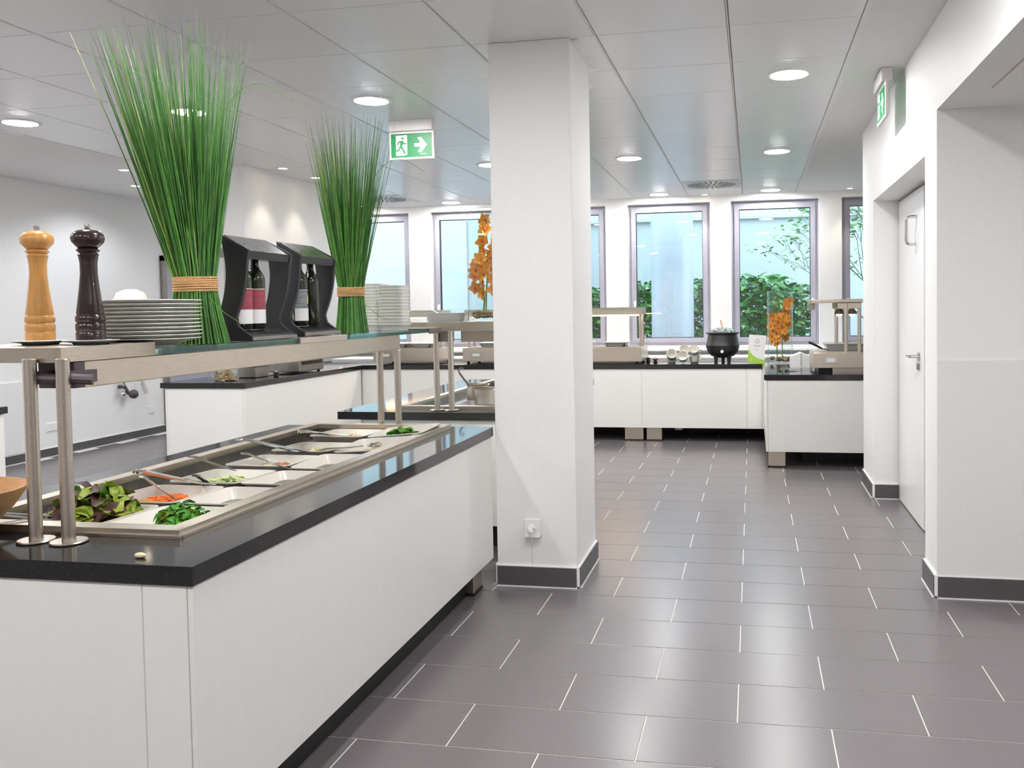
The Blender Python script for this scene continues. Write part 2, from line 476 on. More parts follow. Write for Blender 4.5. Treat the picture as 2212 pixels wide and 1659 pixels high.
# ---- white door in the niche
d = thing('door_1', 'white flush door set deep in the right-hand wall niche', 'door', (1.06, 1.70, 0)); d['kind'] = 'structure'
g = G(); g.box(1.058, 1.098, 1.72, 2.60, 0.008, 2.070, bev=.002); build('door_leaf', g, 'door_white', d)
g = G(); g.box(1.085, 1.099, 1.66, 1.715, 0, 2.086); g.box(1.085, 1.099, 2.606, 2.638, 0, 2.086); g.box(1.085, 1.099, 1.66, 2.638, 2.074, 2.086)
build('door_frame', g, 'win_gasket', d)
g = G(); pts = []
for i in range(13):
    a = PI/2 * 0
zt, zb, yh, out = 1.905, 1.735, 1.93, 0.062
hp = [(1.058, yh, zt), (1.030, yh, zt)] + [(1.020 - 0.024*math.sin(a*PI/10), yh, zt - 0.024*(1 - math.cos(a*PI/10))) for a in range(0, 6)]
hp = [(1.058, yh, zt), (1.020, yh, zt), (1.004, yh, zt - .006), (0.997, yh, zt - .022), (0.997, yh, zb + .022), (1.004, yh, zb + .006), (1.020, yh, zb), (1.058, yh, zb)]
g.tube(hp, 0.0105, 10); pull = build('pull_handle', g, 'chrome', d)
g = G(); g.box(1.053, 1.0585, yh - .02, yh + .02, zb - .035, zb + .055, bev=.002); build('handle_plate', g, 'white_trim', pull)
g = G(); yl = 1.86
g.tube([(1.058, yl, 1.047), (1.012, yl, 1.047), (1.004, yl + .012, 1.047), (1.004, yl + .12, 1.047)], 0.0095, 10); lv = build('lever', g, 'chrome', d)
g = G(); g.box(1.050, 1.0585, yl - .025, yl + .025, 1.02, 1.072, bev=.003); build('rose', g, 'steel', lv)
g = G(); g.box(1.044, 1.0585, yl - .02, yl + .02, 0.965, 1.003, bev=.003); build('lock_cylinder', g, 'steel_dark', d)
# glazed door on the far left wall
d = thing('door_2', 'grey framed glazed door on the left wall behind the grass bundle', 'door', (-6.70, 5.36, 0)); d['kind'] = 'structure'
g = G()
for a in ((5.36, 5.42, 0, 2.06), (6.30, 6.36, 0, 2.06), (5.36, 6.36, 2.0, 2.06)): g.box(-6.70, -6.655, a[0], a[1], a[2], a[3])
build('door_frame', g, 'steel_dark', d)
g = G(); g.box(-6.699, -6.67, 5.42, 6.30, 0.01, 2.0); build('door_leaf', g, 'door_grey', d)
g = G(); g.box(-6.671, -6.664, 5.56, 6.16, 0.95, 1.80); build('pane', g, 'glass_pane', d)
g = G(); g.box(-6.671, -6.660, 5.50, 6.0, 1.90, 1.95, bev=.004); build('door_closer', g, 'steel', d)
g = G(); g.box(-6.671, -6.667, 5.44, 5.54, 1.34, 1.48); nt_ = build('notice', g, 'label_white', d)
g = G(); g.prism([(5.49 + .022*math.cos(a*PI/8), 1.415 + .022*math.sin(a*PI/8)) for a in range(16)], 'x', -6.6672, -6.6662); build('notice_dot', g, 'label_red', nt_)

# ---- round ceiling lights
LIGHT_LABEL = {
 (0, 0): 'large round ceiling light nearest the right-hand wall', (-2, 0): 'large round ceiling light directly in front of the exit sign',
 (-3, 0): 'large round ceiling light behind the tall front grass bundle', (-4, 0): 'large round ceiling light at the left edge of the photo',
 (0, 1): 'large round ceiling light in the middle of the right aisle ceiling', (-1, 1): 'large round ceiling light just right of the white column',
 (-2, 1): 'large round ceiling light half hidden by the white column', (-3, 1): 'large round ceiling light behind the rear grass bundle tip',
 (0, 2): 'large round ceiling light above the third window, right of the vent', (-1, 2): 'large round ceiling light above the window left of the vent',
 (-3, 2): 'large round ceiling light above the flower vase by the column', (-4, 2): 'round ceiling light glimpsed through the rear grass bundle',
 (-2, 2): 'large round ceiling light by the windows, behind the column', (-1, 0): 'large round ceiling light just behind the white column',
}
def ceiling_light(x, y, label):
    t = thing('ceiling_light', label, 'ceiling light', (x, y, CEIL), group='large round ceiling lights')
    g = G(); g.lathe([(0.100, -0.001), (0.104, -0.008), (0.122, -0.007), (0.126, -0.001)], seg=40)
    g.lathe([(0.126, -0.001), (0.126, 0.004), (0.100, 0.004), (0.100, -0.001)], seg=40)
    build('trim_ring', g, 'white_trim', t, world=False)
    g = G(); g.loft([[(r_*math.cos(2*PI*k/20), -r_*math.sin(2*PI*k/20), z_) for k in range(20)] for r_, z_ in ((0.101, -0.005), (0.090, -0.009), (0.060, -0.0115))], cap0=False)
    build('diffuser', g, 'lamp_white', t, world=False)
    return t
L0 = None
for j in (-2, -1, 0, 1, 2):  # the two nearest rows are out of view, added for fill light
    for i in (0, -1, -2, -3, -4):
        if (i, j) in ((-4, 1), (-3, 1)): continue
        x, y = 0.272 + 1.25*i, 1.328 + 2.5*j
        lb = LIGHT_LABEL.get((i, j), 'unseen large round ceiling light added out of view for fill')
        if L0 is None: L0 = ceiling_light(x, y, lb)
        else: dup(L0, (x, y, CEIL), label=lb)
dup(L0, (2.10, -1.50, 2.252), label='unseen round light added in the side passage as fill')  # added out of view to lighten the wall faces on the right
# ---- small recessed spots
def small_spot(x, y, label, r=0.038, power=P_SPOT, cone=70, col=(1.0, 0.86, 0.68)):
    t = thing('recessed_spot', label, 'spotlight', (x, y, CEIL), group='small recessed ceiling spots')
    g = G(); g.lathe([(r, -0.001), (r + .003, -0.006), (r + .014, -0.005), (r + .016, 0.002), (r, 0.002), (r, -0.001)], seg=24)
    build('trim_ring', g, 'white_trim', t, world=False)
    g = G(); g._f([g.bm.verts.new((r*math.cos(2*PI*k/14), -r*math.sin(2*PI*k/14), -0.0025)) for k in range(14)])
    build('bulb', g, 'lamp_warm', t, world=False, smooth=0)
    ld = bpy.data.lights.new('spot_beam', 'SPOT'); ld.energy = power; ld.color = col
    ld.spot_size = math.radians(cone); ld.spot_blend = 0.6; ld.shadow_soft_size = 0.03
    lo = bpy.data.objects.new('spot_beam', ld); COL.objects.link(lo); lo.parent = t; lo.location = (0, 0, -0.012)
    return t
small_spot(-5.43, 3.20, 'small ceiling spot left of the bulkhead, nearer of two', power=26, cone=150, col=(0.90, 0.94, 1.0))
small_spot(-6.00, 4.08, 'small ceiling spot by the left wall, farther of two', power=26, cone=150, col=(0.90, 0.94, 1.0))
for y_ in (0.9, -0.6, -2.1): small_spot(-6.00, y_, 'unseen spot added in the left ceiling strip to brighten the wall', power=26, cone=150, col=(0.90, 0.94, 1.0))  # unseen extra spots, added to brighten the left wall
small_spot(-4.06, 3.50, 'small warm ceiling spot washing the bulkhead, nearer one', power=9, cone=80)
small_spot(-4.05, 4.09, 'small warm ceiling spot washing the bulkhead, farther one', power=9, cone=80)
small_spot(1.14, 6.45, 'small ceiling spot above the rightmost window', r=.03)
small_spot(1.13, 4.78, 'tiny ceiling spot beside the end of the right wall', r=.03)
small_spot(-0.47, 6.52, 'small ceiling spot above the pillar between two windows', r=.03)
# ---- swirl air vents
def vent(x, y, label):
    t = thing('air_vent', label, 'air vent', (x, y, CEIL), group='square swirl vents')
    g = G(); g.box(-.292, .292, -.292, .292, -.007, .004, bev=.002); build('plate', g, 'vent', t, world=False)
    for k in range(24):
        a = 2*PI*k/24; ca, sa = math.cos(a), math.sin(a)
        r0, r1, w0, w1 = 0.07 if k % 2 == 0 else .12, 0.255, 0.004, 0.010
        g = G(); g.prism([(r0*ca - w0*sa, r0*sa + w0*ca), (r0*ca + w0*sa, r0*sa - w0*ca), (r1*ca + w1*sa, r1*sa - w1*ca), (r1*ca - w1*sa, r1*sa + w1*ca)], 'z', -.0085, -.0068)
        build('slot', g, 'vent_dark', t, world=False, smooth=0)
    for k in range(4):
        a = PI/4 + k*PI/2; g = G(); g.cyl(.035*math.cos(a), .035*math.sin(a), -.0088, -.0068, .014, 12); build('hole', g, 'vent_dark', t, world=False)
vent(-0.355, 5.70, 'square swirl air vent in the ceiling right of the column')
vent(-4.10, 5.80, 'square swirl air vent in the ceiling behind the rear grass')
# ---- exit signs
def exit_sign(loc, rotz, label):
    t = thing('exit_sign', label, 'exit sign', loc, rotz, group='green exit signs')
    g = G(); g.box(-.155, .155, -.03, .03, -.075, 0.0, bev=.006, seg=2); build('housing', g, 'exit_body', t, world=False)
    g = G(); g.box(-.160, .160, -.010, .010, -.265, -.074, bev=.003); fr_ = build('frame', g, 'exit_body', t, world=False)
    g = G(); g.box(-.146, .146, -.0125, .0125, -.250, -.090); pl = build('green_panel', g, 'exit_green', t, world=False)
    for s in (-1, 1):                                   # pictograms on both faces
        ya, yb = (-.0138, -.0126) if s < 0 else (.0126, .0138)
        def q(poly, m='exit_white', nm='pictogram', z=0):
            g = G(); g.prism([(-s*px_, pz_) for px_, pz_ in poly], 'y', ya - (z if s < 0 else 0), yb + (z if s > 0 else 0)); build(nm, g, m, pl, world=False, smooth=0)
        q([(-.110, -.102), (-.030, -.102), (-.030, -.232), (-.050, -.238), (-.110, -.238)], nm='doorway')
        cx_, cz_ = -.062, -.122
        q([(cx_ + .009*math.cos(k*PI/8), cz_ + .009*math.sin(k*PI/8)) for k in range(16)], 'exit_green', 'figure', .0008)
        q([(-.088, -.140), (-.060, -.136), (-.052, -.150), (-.034, -.158), (-.036, -.166), (-.058, -.160), (-.066, -.176), (-.052, -.196), (-.040, -.226), (-.050, -.230), (-.062, -.204), (-.078, -.186), (-.088, -.208), (-.122, -.208), (-.122, -.199), (-.094, -.199), (-.082, -.172), (-.078, -.152), (-.086, -.150), (-.096, -.170), (-.103, -.166), (-.094, -.144)], 'exit_green', 'figure', .0008)
        q([(.022, -.158), (.068, -.158), (.044, -.120), (.072, -.120), (.112, -.170), (.072, -.220), (.044, -.220), (.068, -.182), (.022, -.182)], nm='arrow')
        q([(.062, -.229), (.104, -.229), (.104, -.234), (.062, -.234)], nm='small_print')
    return t
exit_sign((-2.21, 1.93, CEIL), 0.0, 'green exit sign with running figure and arrow hanging from the ceiling')
exit_sign((0.795, 1.47, CEIL), PI/2, 'exit sign seen nearly edge-on beside the right wall')
# ---- socket on the column with plug and cable
t = thing('wall_socket', 'white wall socket with a plug on the column above the baseboard', 'socket', (-1.013, CY0, 0.295))
g = G(); g.box(-1.055, -.971, CY0 - .012, CY0, .253, .337, bev=.003); build('plate', g, 'white_trim', t)
g = G(); g.loft([[(-1.013 + r*math.cos(2*PI*k/20), y, .297 + r*math.sin(2*PI*k/20)) for k in range(20)] for r, y in ((.030, CY0 - .0125), (.027, CY0 - .0135), (.024, CY0 - .009))], cap0=False); build('socket_cup', g, 'white_trim', t)
g = G(); g.tube([(-1.013, CY0 - .012, .297), (-1.013, CY0 - .045, .297), (-1.013, CY0 - .050, .285), (-1.013, CY0 - .048, .262)], [.017, .016, .014, .007], 12); build('plug', g, 'white_trim', t)
g = G(); g.box(-1.052, -.974, CY0 - .030, CY0 - .011, .250, .258, bev=.002); build('flap', g, 'panel', t)
g = G(); g.tube([(-1.013, CY0 - .048, .262), (-1.013, CY0 - .02, .235), (-1.013, CY0 - .004, .20), (-1.013, CY0 - .004, .104)], .0035, 8); build('cable', g, 'white_trim', t)
def plain_socket(loc, n, label):
    t = thing('wall_socket', label, 'socket', loc)
    for k in range(n):
        g = G(); y = loc[1] + k*.082
        g.box(-6.70, -6.688, y - .04, y + .04, loc[2] - .04, loc[2] + .04, bev=.003); f = build('plate', g, 'white_trim', t)
        g = G(); g.loft([[(x, y + r*math.cos(2*PI*j/16), loc[2] + r*math.sin(2*PI*j/16)) for j in range(16)] for r, x in ((.024, -6.6878), (.020, -6.691))], cap0=False); build('socket_cup', g, 'wall_low', f)
plain_socket((-6.70, 3.64, 0.289), 2, 'double white socket low on the far left wall')
plain_socket((-6.70, 5.123, 0.291), 1, 'single white socket on the left wall beside the left counter')
t = thing('pipe_valve', 'dark water valve with pale pipes on the far left wall', 'valve', (-6.70, 4.726, 0.515))
g = G(); g.tube([(-6.70, 4.62, .60), (-6.63, 4.62, .60), (-6.62, 4.66, .53), (-6.60, 4.72, .51)], .022, 10); g.ball((-6.60, 4.72, .51), (.045, .06, .05)); build('valve_body', g, 'valve', t)
g = G(); g.tube([(-6.69, 4.60, .72), (-6.64, 4.60, .70), (-6.63, 4.63, .55)], .014, 8); g.ball((-6.64, 4.60, .52), .03); build('supply_pipe', g, 'chrome', t)
g = G(); g.tube([(-6.69, 4.92, .74), (-6.63, 4.90, .70), (-6.63, 4.92, .60), (-6.62, 4.96, .50)], .024, 10); build('drain_pipe', g, 'pipe', t)
# ================================================================ COUNTERS
ZG0, ZG1 = 0.7465, 0.791      # granite slab
def counter(name, label, x0, x1, y0, y1, front=(), right=(), left=(), legs=(), back=True, zb=0.14):
    """white panelled counter: panels on each face, black recessed plinth, steel legs"""
    t = thing(name, label, 'counter', (x0, y0, 0), group='white buffet counters')
    zt = ZG0 - 0.004; th = 0.016
    def seg(lo, hi, cuts):
        e = [lo] + list(cuts) + [hi]; return list(zip(e[:-1], e[1:]))
    for a, b in seg(x0 + th, x1 - th, front):
        g = G(); g.box(a + .0008, b - .0008, y0, y0 + th, zb, zt, bev=.0012); build('front_panel', g, 'panel', t)
    for a, b in seg(y0, y1, right):
        g = G(); g.box(x1 - th + .0008, x1, a + .0008, b - .0008, zb, zt, bev=.0012); build('side_panel', g, 'panel', t)
    for a, b in seg(y0, y1, left):
        g = G(); g.box(x0, x0 + th - .0008, a + .0008, b - .0008, zb, zt, bev=.0012); build('side_panel', g, 'panel', t)
    if back:
        g = G(); g.box(x0 + th, x1 - th, y1 - th, y1, zb, zt, bev=.0012); build('back_panel', g, 'panel', t)
    g = G(); g.box(x0 + th + .002, x1 - th - .002, y0 + th + .002, y1 - th - .002, zb + .004, zb + .03); build('bottom_board', g, 'steel_dark', t)
    g = G(); g.box(x0 + .03, x1 - .03, y0 + .03, y1 - .03, zt, zt + .0036); build('shadow_strip', g, 'steel_dark', t)
    for lx0, lx1, ly0, ly1 in legs:
        g = G(); g.box(lx0, lx1, ly0, ly1, 0.012, zb + .004, bev=.002); lg = build('leg', g, 'steel_h', t)
        g = G(); g.box(lx0 - .008, lx1 + .004, ly0 - .006, ly1 + .004, 0.001, 0.012); build('foot_pad', g, 'plinth', lg)
    return t
def worktop(name, label, x0, x1, y0, y1, hole=None):
    g = G()
    if hole is None: g.box(x0, x1, y0, y1, ZG0, ZG1, bev=.002)
    else:
        hx0, hx1, hy0, hy1 = hole
        g.box(x0, x1, y0, hy0, ZG0, ZG1); g.box(x0, x1, hy1, y1, ZG0, ZG1)
        g.box(x0, hx0, hy0, hy1, ZG0, ZG1); g.box(hx1, x1, hy0, hy1, ZG0, ZG1)
        bmesh.ops.remove_doubles(g.bm, verts=g.bm.verts, dist=1e-5)
    return tag(build(name, g, 'granite'), label, 'worktop', group='black granite worktops')

# A: the salad bar in front
AX0, AX1, AY0, AY1 = -2.305, -1.212, -1.990, 0.372
A = counter('salad_bar_counter', 'long white salad bar counter in the left foreground', AX0, AX1, AY0, AY1, front=(-1.345,), legs=((-1.36, -1.262, 0.20, 0.33),))
g = G(); g.box(AX0 + .10, -1.30, AY0 + .10, AY1 - .10, 0.0, 0.138); build('plinth', g, 'plinth', A)
WHOLE = (-2.085, -1.435, -1.735, 0.27)
worktop('granite_worktop', 'polished black granite worktop of the foreground salad bar', AX0 - .003, AX1 + .006, AY0 - .008, AY1 + .012, WHOLE)
# B: second counter behind the salad bar
B = counter('buffet_counter', 'white counter behind the salad bar, mostly hidden by the column', -2.19, -1.23, 0.985, 3.25)
g = G(); g.box(-2.10, -1.32, 1.08, 3.15, 0, .138); build('plinth', g, 'plinth', B)
worktop('granite_worktop', 'black granite worktop holding steel pots behind the salad bar', -2.32, -1.215, 0.958, 3.26, (-1.98, -1.30, 1.16, 3.10))
# C, D, E: the U-shaped line along the windows
C = counter('buffet_counter', 'white counter arm at the left with glass jar and toaster', -4.87, -4.125, 2.895, 5.13, back=False)
g = G(); g.box(-4.76, -4.24, 3.0, 5.0, 0, .138); build('plinth', g, 'plinth', C)
worktop('granite_worktop', 'black granite worktop of the left counter arm', -4.905, -4.11, 2.88, 5.135)
D = counter('buffet_counter', 'long white counter under the windows carrying the black soup kettle', -4.124, 0.165, 5.15, 5.98, front=(-3.3, -2.2, -1.06, -0.0), back=False,
            legs=((-1.246, -1.052, 5.19, 5.36), (-1.020, -0.862, 5.19, 5.36), (-3.36, -3.16, 5.19, 5.36)))
worktop('granite_worktop', 'long black granite worktop below the windows', -4.905, 0.150, 5.136, 5.99)
E_ = counter('buffet_counter', 'white counter arm at the right carrying the orange flower vase', 0.166, 2.30, 3.745, 5.98, back=False, legs=((0.186, 0.326, 3.79, 3.93),))
worktop('granite_worktop', 'black granite worktop of the right counter arm', 0.151, 2.32, 3.732, 5.99)
g = G(); g.box(0.50, 2.2, 4.15, 5.9, 0, .138); build('plinth', g, 'plinth', E_)
# F: a counter end at the left edge of the photo
F = counter('buffet_counter', 'pale counter end at the far left edge of the photo', -6.2, -4.715, .35, 1.09)
g = G(); g.box(-6.1, -4.86, .45, 1.0, 0, .138); build('plinth', g, 'plinth', F)
worktop('granite_worktop', 'dark worktop end at the far left edge of the photo', -6.22, -4.70, .335, 1.11)
# cable and plug box hanging under the window counter
t = thing('hanging_plug', 'small white plug with dark cable under the window counter', 'plug', (-0.72, 5.33, .10))
g = G(); g.box(-0.74, -0.66, 5.30, 5.36, .098, .138, bev=.006); build('plug_body', g, 'white_trim', t)
g = G(); g.tube([(-.74, 5.33, .11), (-.78, 5.33, .105), (-.82, 5.33, .12), (-.87, 5.33, .145)], .005, 6); build('cable', g, 'black_plastic', t)

# ================================================================ STEEL WELL + DISHES OF THE SALAD BAR
t = thing('cold_well', 'brushed steel cold well sunk in the salad bar worktop', 'food well', (-1.76, -0.73, ZG1))
ox0, ox1, oy0, oy1 = -2.125, -1.398, -1.775, 0.312
rim = G(); z0, z1 = ZG1 + .0005, ZG1 + 0.022
for a in ((ox0, ox1, oy0, WHOLE[2] + .012), (ox0, ox1, WHOLE[3] - .012, oy1), (ox0, WHOLE[0] + .012, WHOLE[2] + .012, WHOLE[3] - .012), (WHOLE[1] - .012, ox1, WHOLE[2] + .012, WHOLE[3] - .012)):
    rim.box(*a, z0, z1)
bmesh.ops.remove_doubles(rim.bm, verts=rim.bm.verts, dist=1e-5)
build('rim', rim, 'steel_h', t)
g = G(); g.box(ox0 - .008, ox1 + .008, oy0 - .008, oy0 + .004, z0, z0 + .008); g.box(ox0 - .008, ox1 + .008, oy1 - .004, oy1 + .008, z0, z0 + .008)
g.box(ox0 - .008, ox0 + .002, oy0, oy1, z0, z0 + .008); g.box(ox1 - .002, ox1 + .008, oy0, oy1, z0, z0 + .008); build('lower_lip', g, 'steel', t)
g = G(); a, b, c, d_ = WHOLE[0] + .002, WHOLE[1] - .002, WHOLE[2] + .002, WHOLE[3] - .002; zf = .62
g.box(a, b, c, d_, zf, zf + .004)
g.box(a, a + .004, c, d_, zf, z0); g.box(b - .004, b, c, d_, zf, z0); g.box(a, b, c, c + .004, zf, z0); g.box(a, b, d_ - .004, d_, zf, z0)
build('tub', g, 'steel_dark', t)
for k in range(1, 6):
    g = G(); y = -1.735 + k*.3342; g.box(a + .004, b - .004, y - .006, y + .006, .704, .716); build('cross_bar', g, 'steel', t)
g = G(); g.box(-1.764, -1.750, c + .004, d_ - .004, .704, .716); build('cross_bar', g, 'steel', t)

def dish_g(w, d, h, t=.006, m=.028):
    g = G(); n = 6
    L = [rrect(w - 2*m - .004, d - 2*m - .004, .03, n, z=-h - t), rrect(w - .008, d - .008, .03, n, z=-.006), rrect(w, d, .03, n, z=-.004), rrect(w, d, .03, n, z=0), rrect(w - .014, d - .014, .026, n, z=0),
         rrect(w - .018, d - .018, .024, n, z=-.004), rrect(w - 2*m, d - 2*m, .03, n, z=-h + .012), rrect(w - 2*m - .02, d - 2*m - .02, .03, n, z=-h)]
    g.loft(L); return g
ROWY = [-1.735 + .3342*(k + .5) for k in range(6)]
CLX = (-1.838, -1.562)
DISH_LBL = {
 (0, 0): 'white dish of mixed lettuce leaves in the front left of the salad bar', (0, 1): 'white dish of green rocket leaves at the front corner of the salad bar',
 (1, 0): 'white dish of grated carrot behind the lettuce', (1, 1): 'empty white dish right behind the rocket leaves',
 (2, 0): 'white dish of sliced cucumber salad', (2, 1): 'white dish with a little corn salad beside the cucumber',
 (3, 0): 'white dish with a small heap of diced bacon', (3, 1): 'nearly empty white dish beside the diced bacon dish',
 (4, 0): 'white dish of pasta salad, second from the far end', (4, 1): 'white dish of grated cheese with a serving spoon',
 (5, 0): 'white dish of pale pink salad at the far left corner', (5, 1): 'white dish of green herbs at the far end of the salad bar'}
DZ = {0: .796, 1: .786, 2: .780, 3: .780, 4: .782, 5: .796}
dish0 = None
for r in range(6):
    for c_ in range(2):
        loc = (CLX[c_], ROWY[r], DZ[r])
        if dish0 is None:
            dish0 = tag(build('serving_dish', dish_g(.268, .288, .050), 'melamine', smooth=50), DISH_LBL[(r, c_)], 'dish', 'white dishes in the salad bar')
            o = dish0
        else:
            o = dup(dish0, loc, label=DISH_LBL[(r, c_)])
        o.location = loc
        o.rotation_euler = (math.radians({3: 1.5, 4: 3.0, 5: 1.5}.get(r, -1.5) if c_ == 1 else -1.5), math.radians({4: -4, 5: -5}.get(r, 0)) if c_ == 1 else 0, 0)
        if c_ == 1 and r >= 4: o.location = (loc[0] + .010, loc[1], loc[2] + .016)

# ---- food
def leaf(g, c, size, rr, curl=.5, wid=.5, nseg=3):
    """one curled leaf: a strip three points wide"""
    M = Matrix.Translation(c) @ Matrix.Rotation(rr.uniform(0, 2*PI), 4, 'Z') @ Matrix.Rotation(rr.uniform(-.9, .9), 4, 'X') @ Matrix.Rotation(rr.uniform(-.7, .7), 4, 'Y')
    rows = []
    for i in range(nseg + 1):
        u = i/nseg; w = wid*size*math.sin(PI*min(.98, max(.04, u*.92 + .04)))**.6 * .5
        x = (u - .5)*size; z = curl*size*(.25 - (u - .5)**2)
        rows.append([M @ Vector((x, -w, z + w*.35*rr.uniform(.2, 1.4))), M @ Vector((x, 0, z)), M @ Vector((x, w, z + w*.35*rr.uniform(.2, 1.4)))])
    V = [[g.bm.verts.new(p) for p in r_] for r_ in rows]
    for A_, B_ in zip(V[:-1], V[1:]):
        for k in range(2): g._f([A_[k], A_[k + 1], B_[k + 1], B_[k]])
def heap(name, label, cat, c, rx, ry, h, n, size, mats, seed, curl=.5, wid=.5, weights=None):
    rr = random.Random(seed); g = G()
    for k in range(n):
        a = rr.uniform(0, 2*PI); q = math.sqrt(rr.random())
        x, y = c[0] + rx*q*math.cos(a), c[1] + ry*q*math.sin(a)
        z = c[2] + h*(1 - q*q)*rr.uniform(.15, 1.0)
        g.mi = rr.choices(range(len(mats)), weights)[0]
        leaf(g, (x, y, z), size*rr.uniform(.7, 1.3), rr, curl, wid)
    return tag(build(name, g, mats, smooth=0 if cat == 'x' else 60), label, cat, kind='stuff')
def bits(name, label, cat, c, rx, ry, h, n, sz, mats, seed, weights=None):
    """little strips or dice, each a small box"""
    rr = random.Random(seed); g = G()
    for k in range(n):
        a = rr.uniform(0, 2*PI); q = math.sqrt(rr.random())
        p = Vector((c[0] + rx*q*math.cos(a), c[1] + ry*q*math.sin(a), c[2] + h*(1 - q*q)*rr.uniform(.1, 1)))
        g.mi = rr.choices(range(len(mats)), weights)[0]
        st = g.n(); s = [v*rr.uniform(.7, 1.3)/2 for v in sz]
        g.box(-s[0], s[0], -s[1], s[1], -s[2], s[2])
        g.xf(Matrix.Translation(p) @ Matrix.Rotation(rr.uniform(0, PI), 4, 'Z') @ Matrix.Rotation(rr.uniform(-.6, .6), 4, 'X'), st)
    return tag(build(name, g, mats, smooth=0), label, cat, kind='stuff')
def dz(r, d=.050): return DZ[r] - d
heap('lettuce_leaves', 'heap of green and red lettuce leaves at the front left', 'salad', (-1.850, ROWY[0] + .03, dz(0, .045)), .125, .135, .125, 230, .062, ['lettuce', 'lettuce_red', 'arugula'], 1, .8, .8, [6, 2.2, .8])
heap('rocket_leaves', 'dark green rocket leaves in the front corner dish', 'salad', (-1.560, ROWY[0] + .03, dz(0, .045)), .085, .100, .075, 230, .036, ['arugula', 'lettuce'], 2, .6, .5, [5, 1])
bits('grated_carrot', 'bright orange grated carrot in a white dish', 'salad', (-1.838, ROWY[1], dz(1, .045)), .105, .11, .040, 520, (.035, .004, .003), ['carrot'], 3)
bits('cucumber_salad', 'pale green sliced cucumber salad in a white dish', 'salad', (-1.838, ROWY[2], dz(2, .045)), .105, .11, .042, 330, (.030, .026, .003), ['cucumber', 'cucumber_skin'], 4, [5, 1])
bits('corn_salad', 'thin scatter of pale corn salad in a white dish', 'salad', (-1.562, ROWY[2] - .02, dz(2, .045)), .09, .09, .010, 130, (.010, .008, .006), ['cream_food'], 5)
bits('diced_bacon', 'small heap of red-brown diced bacon in a white dish', 'salad', (-1.825, ROWY[3] + .01, dz(3, .045)), .080, .08, .030, 150, (.014, .012, .010), ['bacon', 'cream_food'], 6, [3, 1.5])
bits('pasta_salad', 'yellow-green pasta salad with brown croutons in a white dish', 'salad', (-1.838, ROWY[4] + .02, dz(4, .045)), .100, .11, .030, 230, (.020, .010, .008), ['cream_food', 'cucumber', 'bacon'], 7, [3, 3, 1.2])
bits('grated_cheese', 'pale cream grated cheese in a white dish', 'salad', (-1.548, ROWY[4] + .02, dz(4, .035)), .09, .10, .035, 300, (.030, .004, .003), ['cream_food'], 8)
bits('pink_salad', 'pale pink chopped salad in the far left dish', 'salad', (-1.838, ROWY[5], dz(5, .045)), .105, .11, .038, 260, (.018, .012, .006), ['cream_food', 'carrot'], 9, [5, 1.2])
heap('green_herbs', 'bunch of fresh green herbs in the far right dish', 'salad', (-1.565, ROWY[5], dz(5, .033)), .090, .10, .060, 190, .038, ['arugula', 'lettuce'], 10, .6, .6, [5, 1])
bits('dressing_crumbs', 'few stray crumbs in an almost empty white dish', 'salad', (-1.58, ROWY[3], dz(3)), .05, .05, .006, 8, (.012, .010, .006), ['bacon'], 11)
tag(build('food_crumb', G().ball((-1.380, -1.946, ZG1 + .006), (.016, .008, .007), 8, 6), 'cream_food'), 'tiny pale crumb on the granite corner of the salad bar', 'crumb')

# ---- serving tools
def flat_tool(name, label, cat, pts, r, mats='steel', flat=.18, extra=None):
    t = thing(name, label, cat, pts[-1])
    g = G(); g.tube(pts, r, 8, flat); build('handle', g, mats, t)
    if extra: extra(t)
    return t
def tongs(name, label, a, b, spread, r=.012, m='chrome', wire=False):
    """two arms joined at the bend a, tips at b"""
    a, b = Vector(a), Vector(b); d = (b - a); side = Vector((-d.y, d.x, 0)).normalized()
    t = thing(name, label, 'tongs', b)
    for s in (-1, 1):
        pts = [a + side*s*.004, a + d*.04 + side*s*.014 + Vector((0, 0, .008)), a + d*.35 + side*s*spread*.55 + Vector((0, 0, .004)), a + d*.75 + side*s*spread*.9, b + side*s*spread]
        g = G()
        if wire:
            g.tube(pts, .0045, 8)
            off = side*.014
            g.tube([p + off for p in pts], .0045, 8)
        else: g.tube(pts, [r, r, r*.95, r*.9, r*1.1], 8, .22)
        build('arm', g, m, t)
    return t
def spoon(name, label, a, b, r=.0105, bowl=.026, m='chrome', neck=.8):
    a, b = Vector(a), Vector(b); d = b - a
    t = thing(name, label, 'spoon', b)
    g = G(); g.tube([a, a + d*.1 + Vector((0, 0, .006)), a + d*.5, a + d*neck], [r*1.1, r*1.2, r, r*.7], 8, .3); build('handle', g, m, t)
    g = G(); g.ball(a + d*.97, (bowl, bowl*1.25, bowl*.35), 14, 8); build('bowl', g, m, t)
    return t
spoon('serving_spoon', 'steel serving spoon with raised handle in the grated carrot', (-1.800, -1.395, .872), (-1.735, -1.27, .755))
tongs('wire_tongs', 'looped wire tongs lying across the cucumber salad', (-1.855, -1.335, .872), (-1.80, -1.02, .768), .030, wire=True)
spoon('serving_spoon', 'steel serving spoon leaning in the cucumber salad', (-1.775, -1.165, .832), (-1.80, -1.00, .752))
spoon('serving_spoon', 'steel spoon with dark handle leaning in the diced bacon', (-1.900, -1.015, .868), (-1.865, -.72, .752), m='steel_dark')
spoon('serving_spoon', 'wide steel spoon leaning on the rim beside the bacon dish', (-1.785, -.872, .858), (-1.640, -.70, .755))
tongs('salad_tongs', 'broad steel salad tongs leaning in the pasta salad', (-1.905, -.690, .878), (-1.835, -.33, .775), .035, r=.015)
tongs('wire_tongs', 'wire tongs lying in the pale pink salad at the far end', (-1.905, -.215, .840), (-1.86, .10, .780), .028, wire=True)
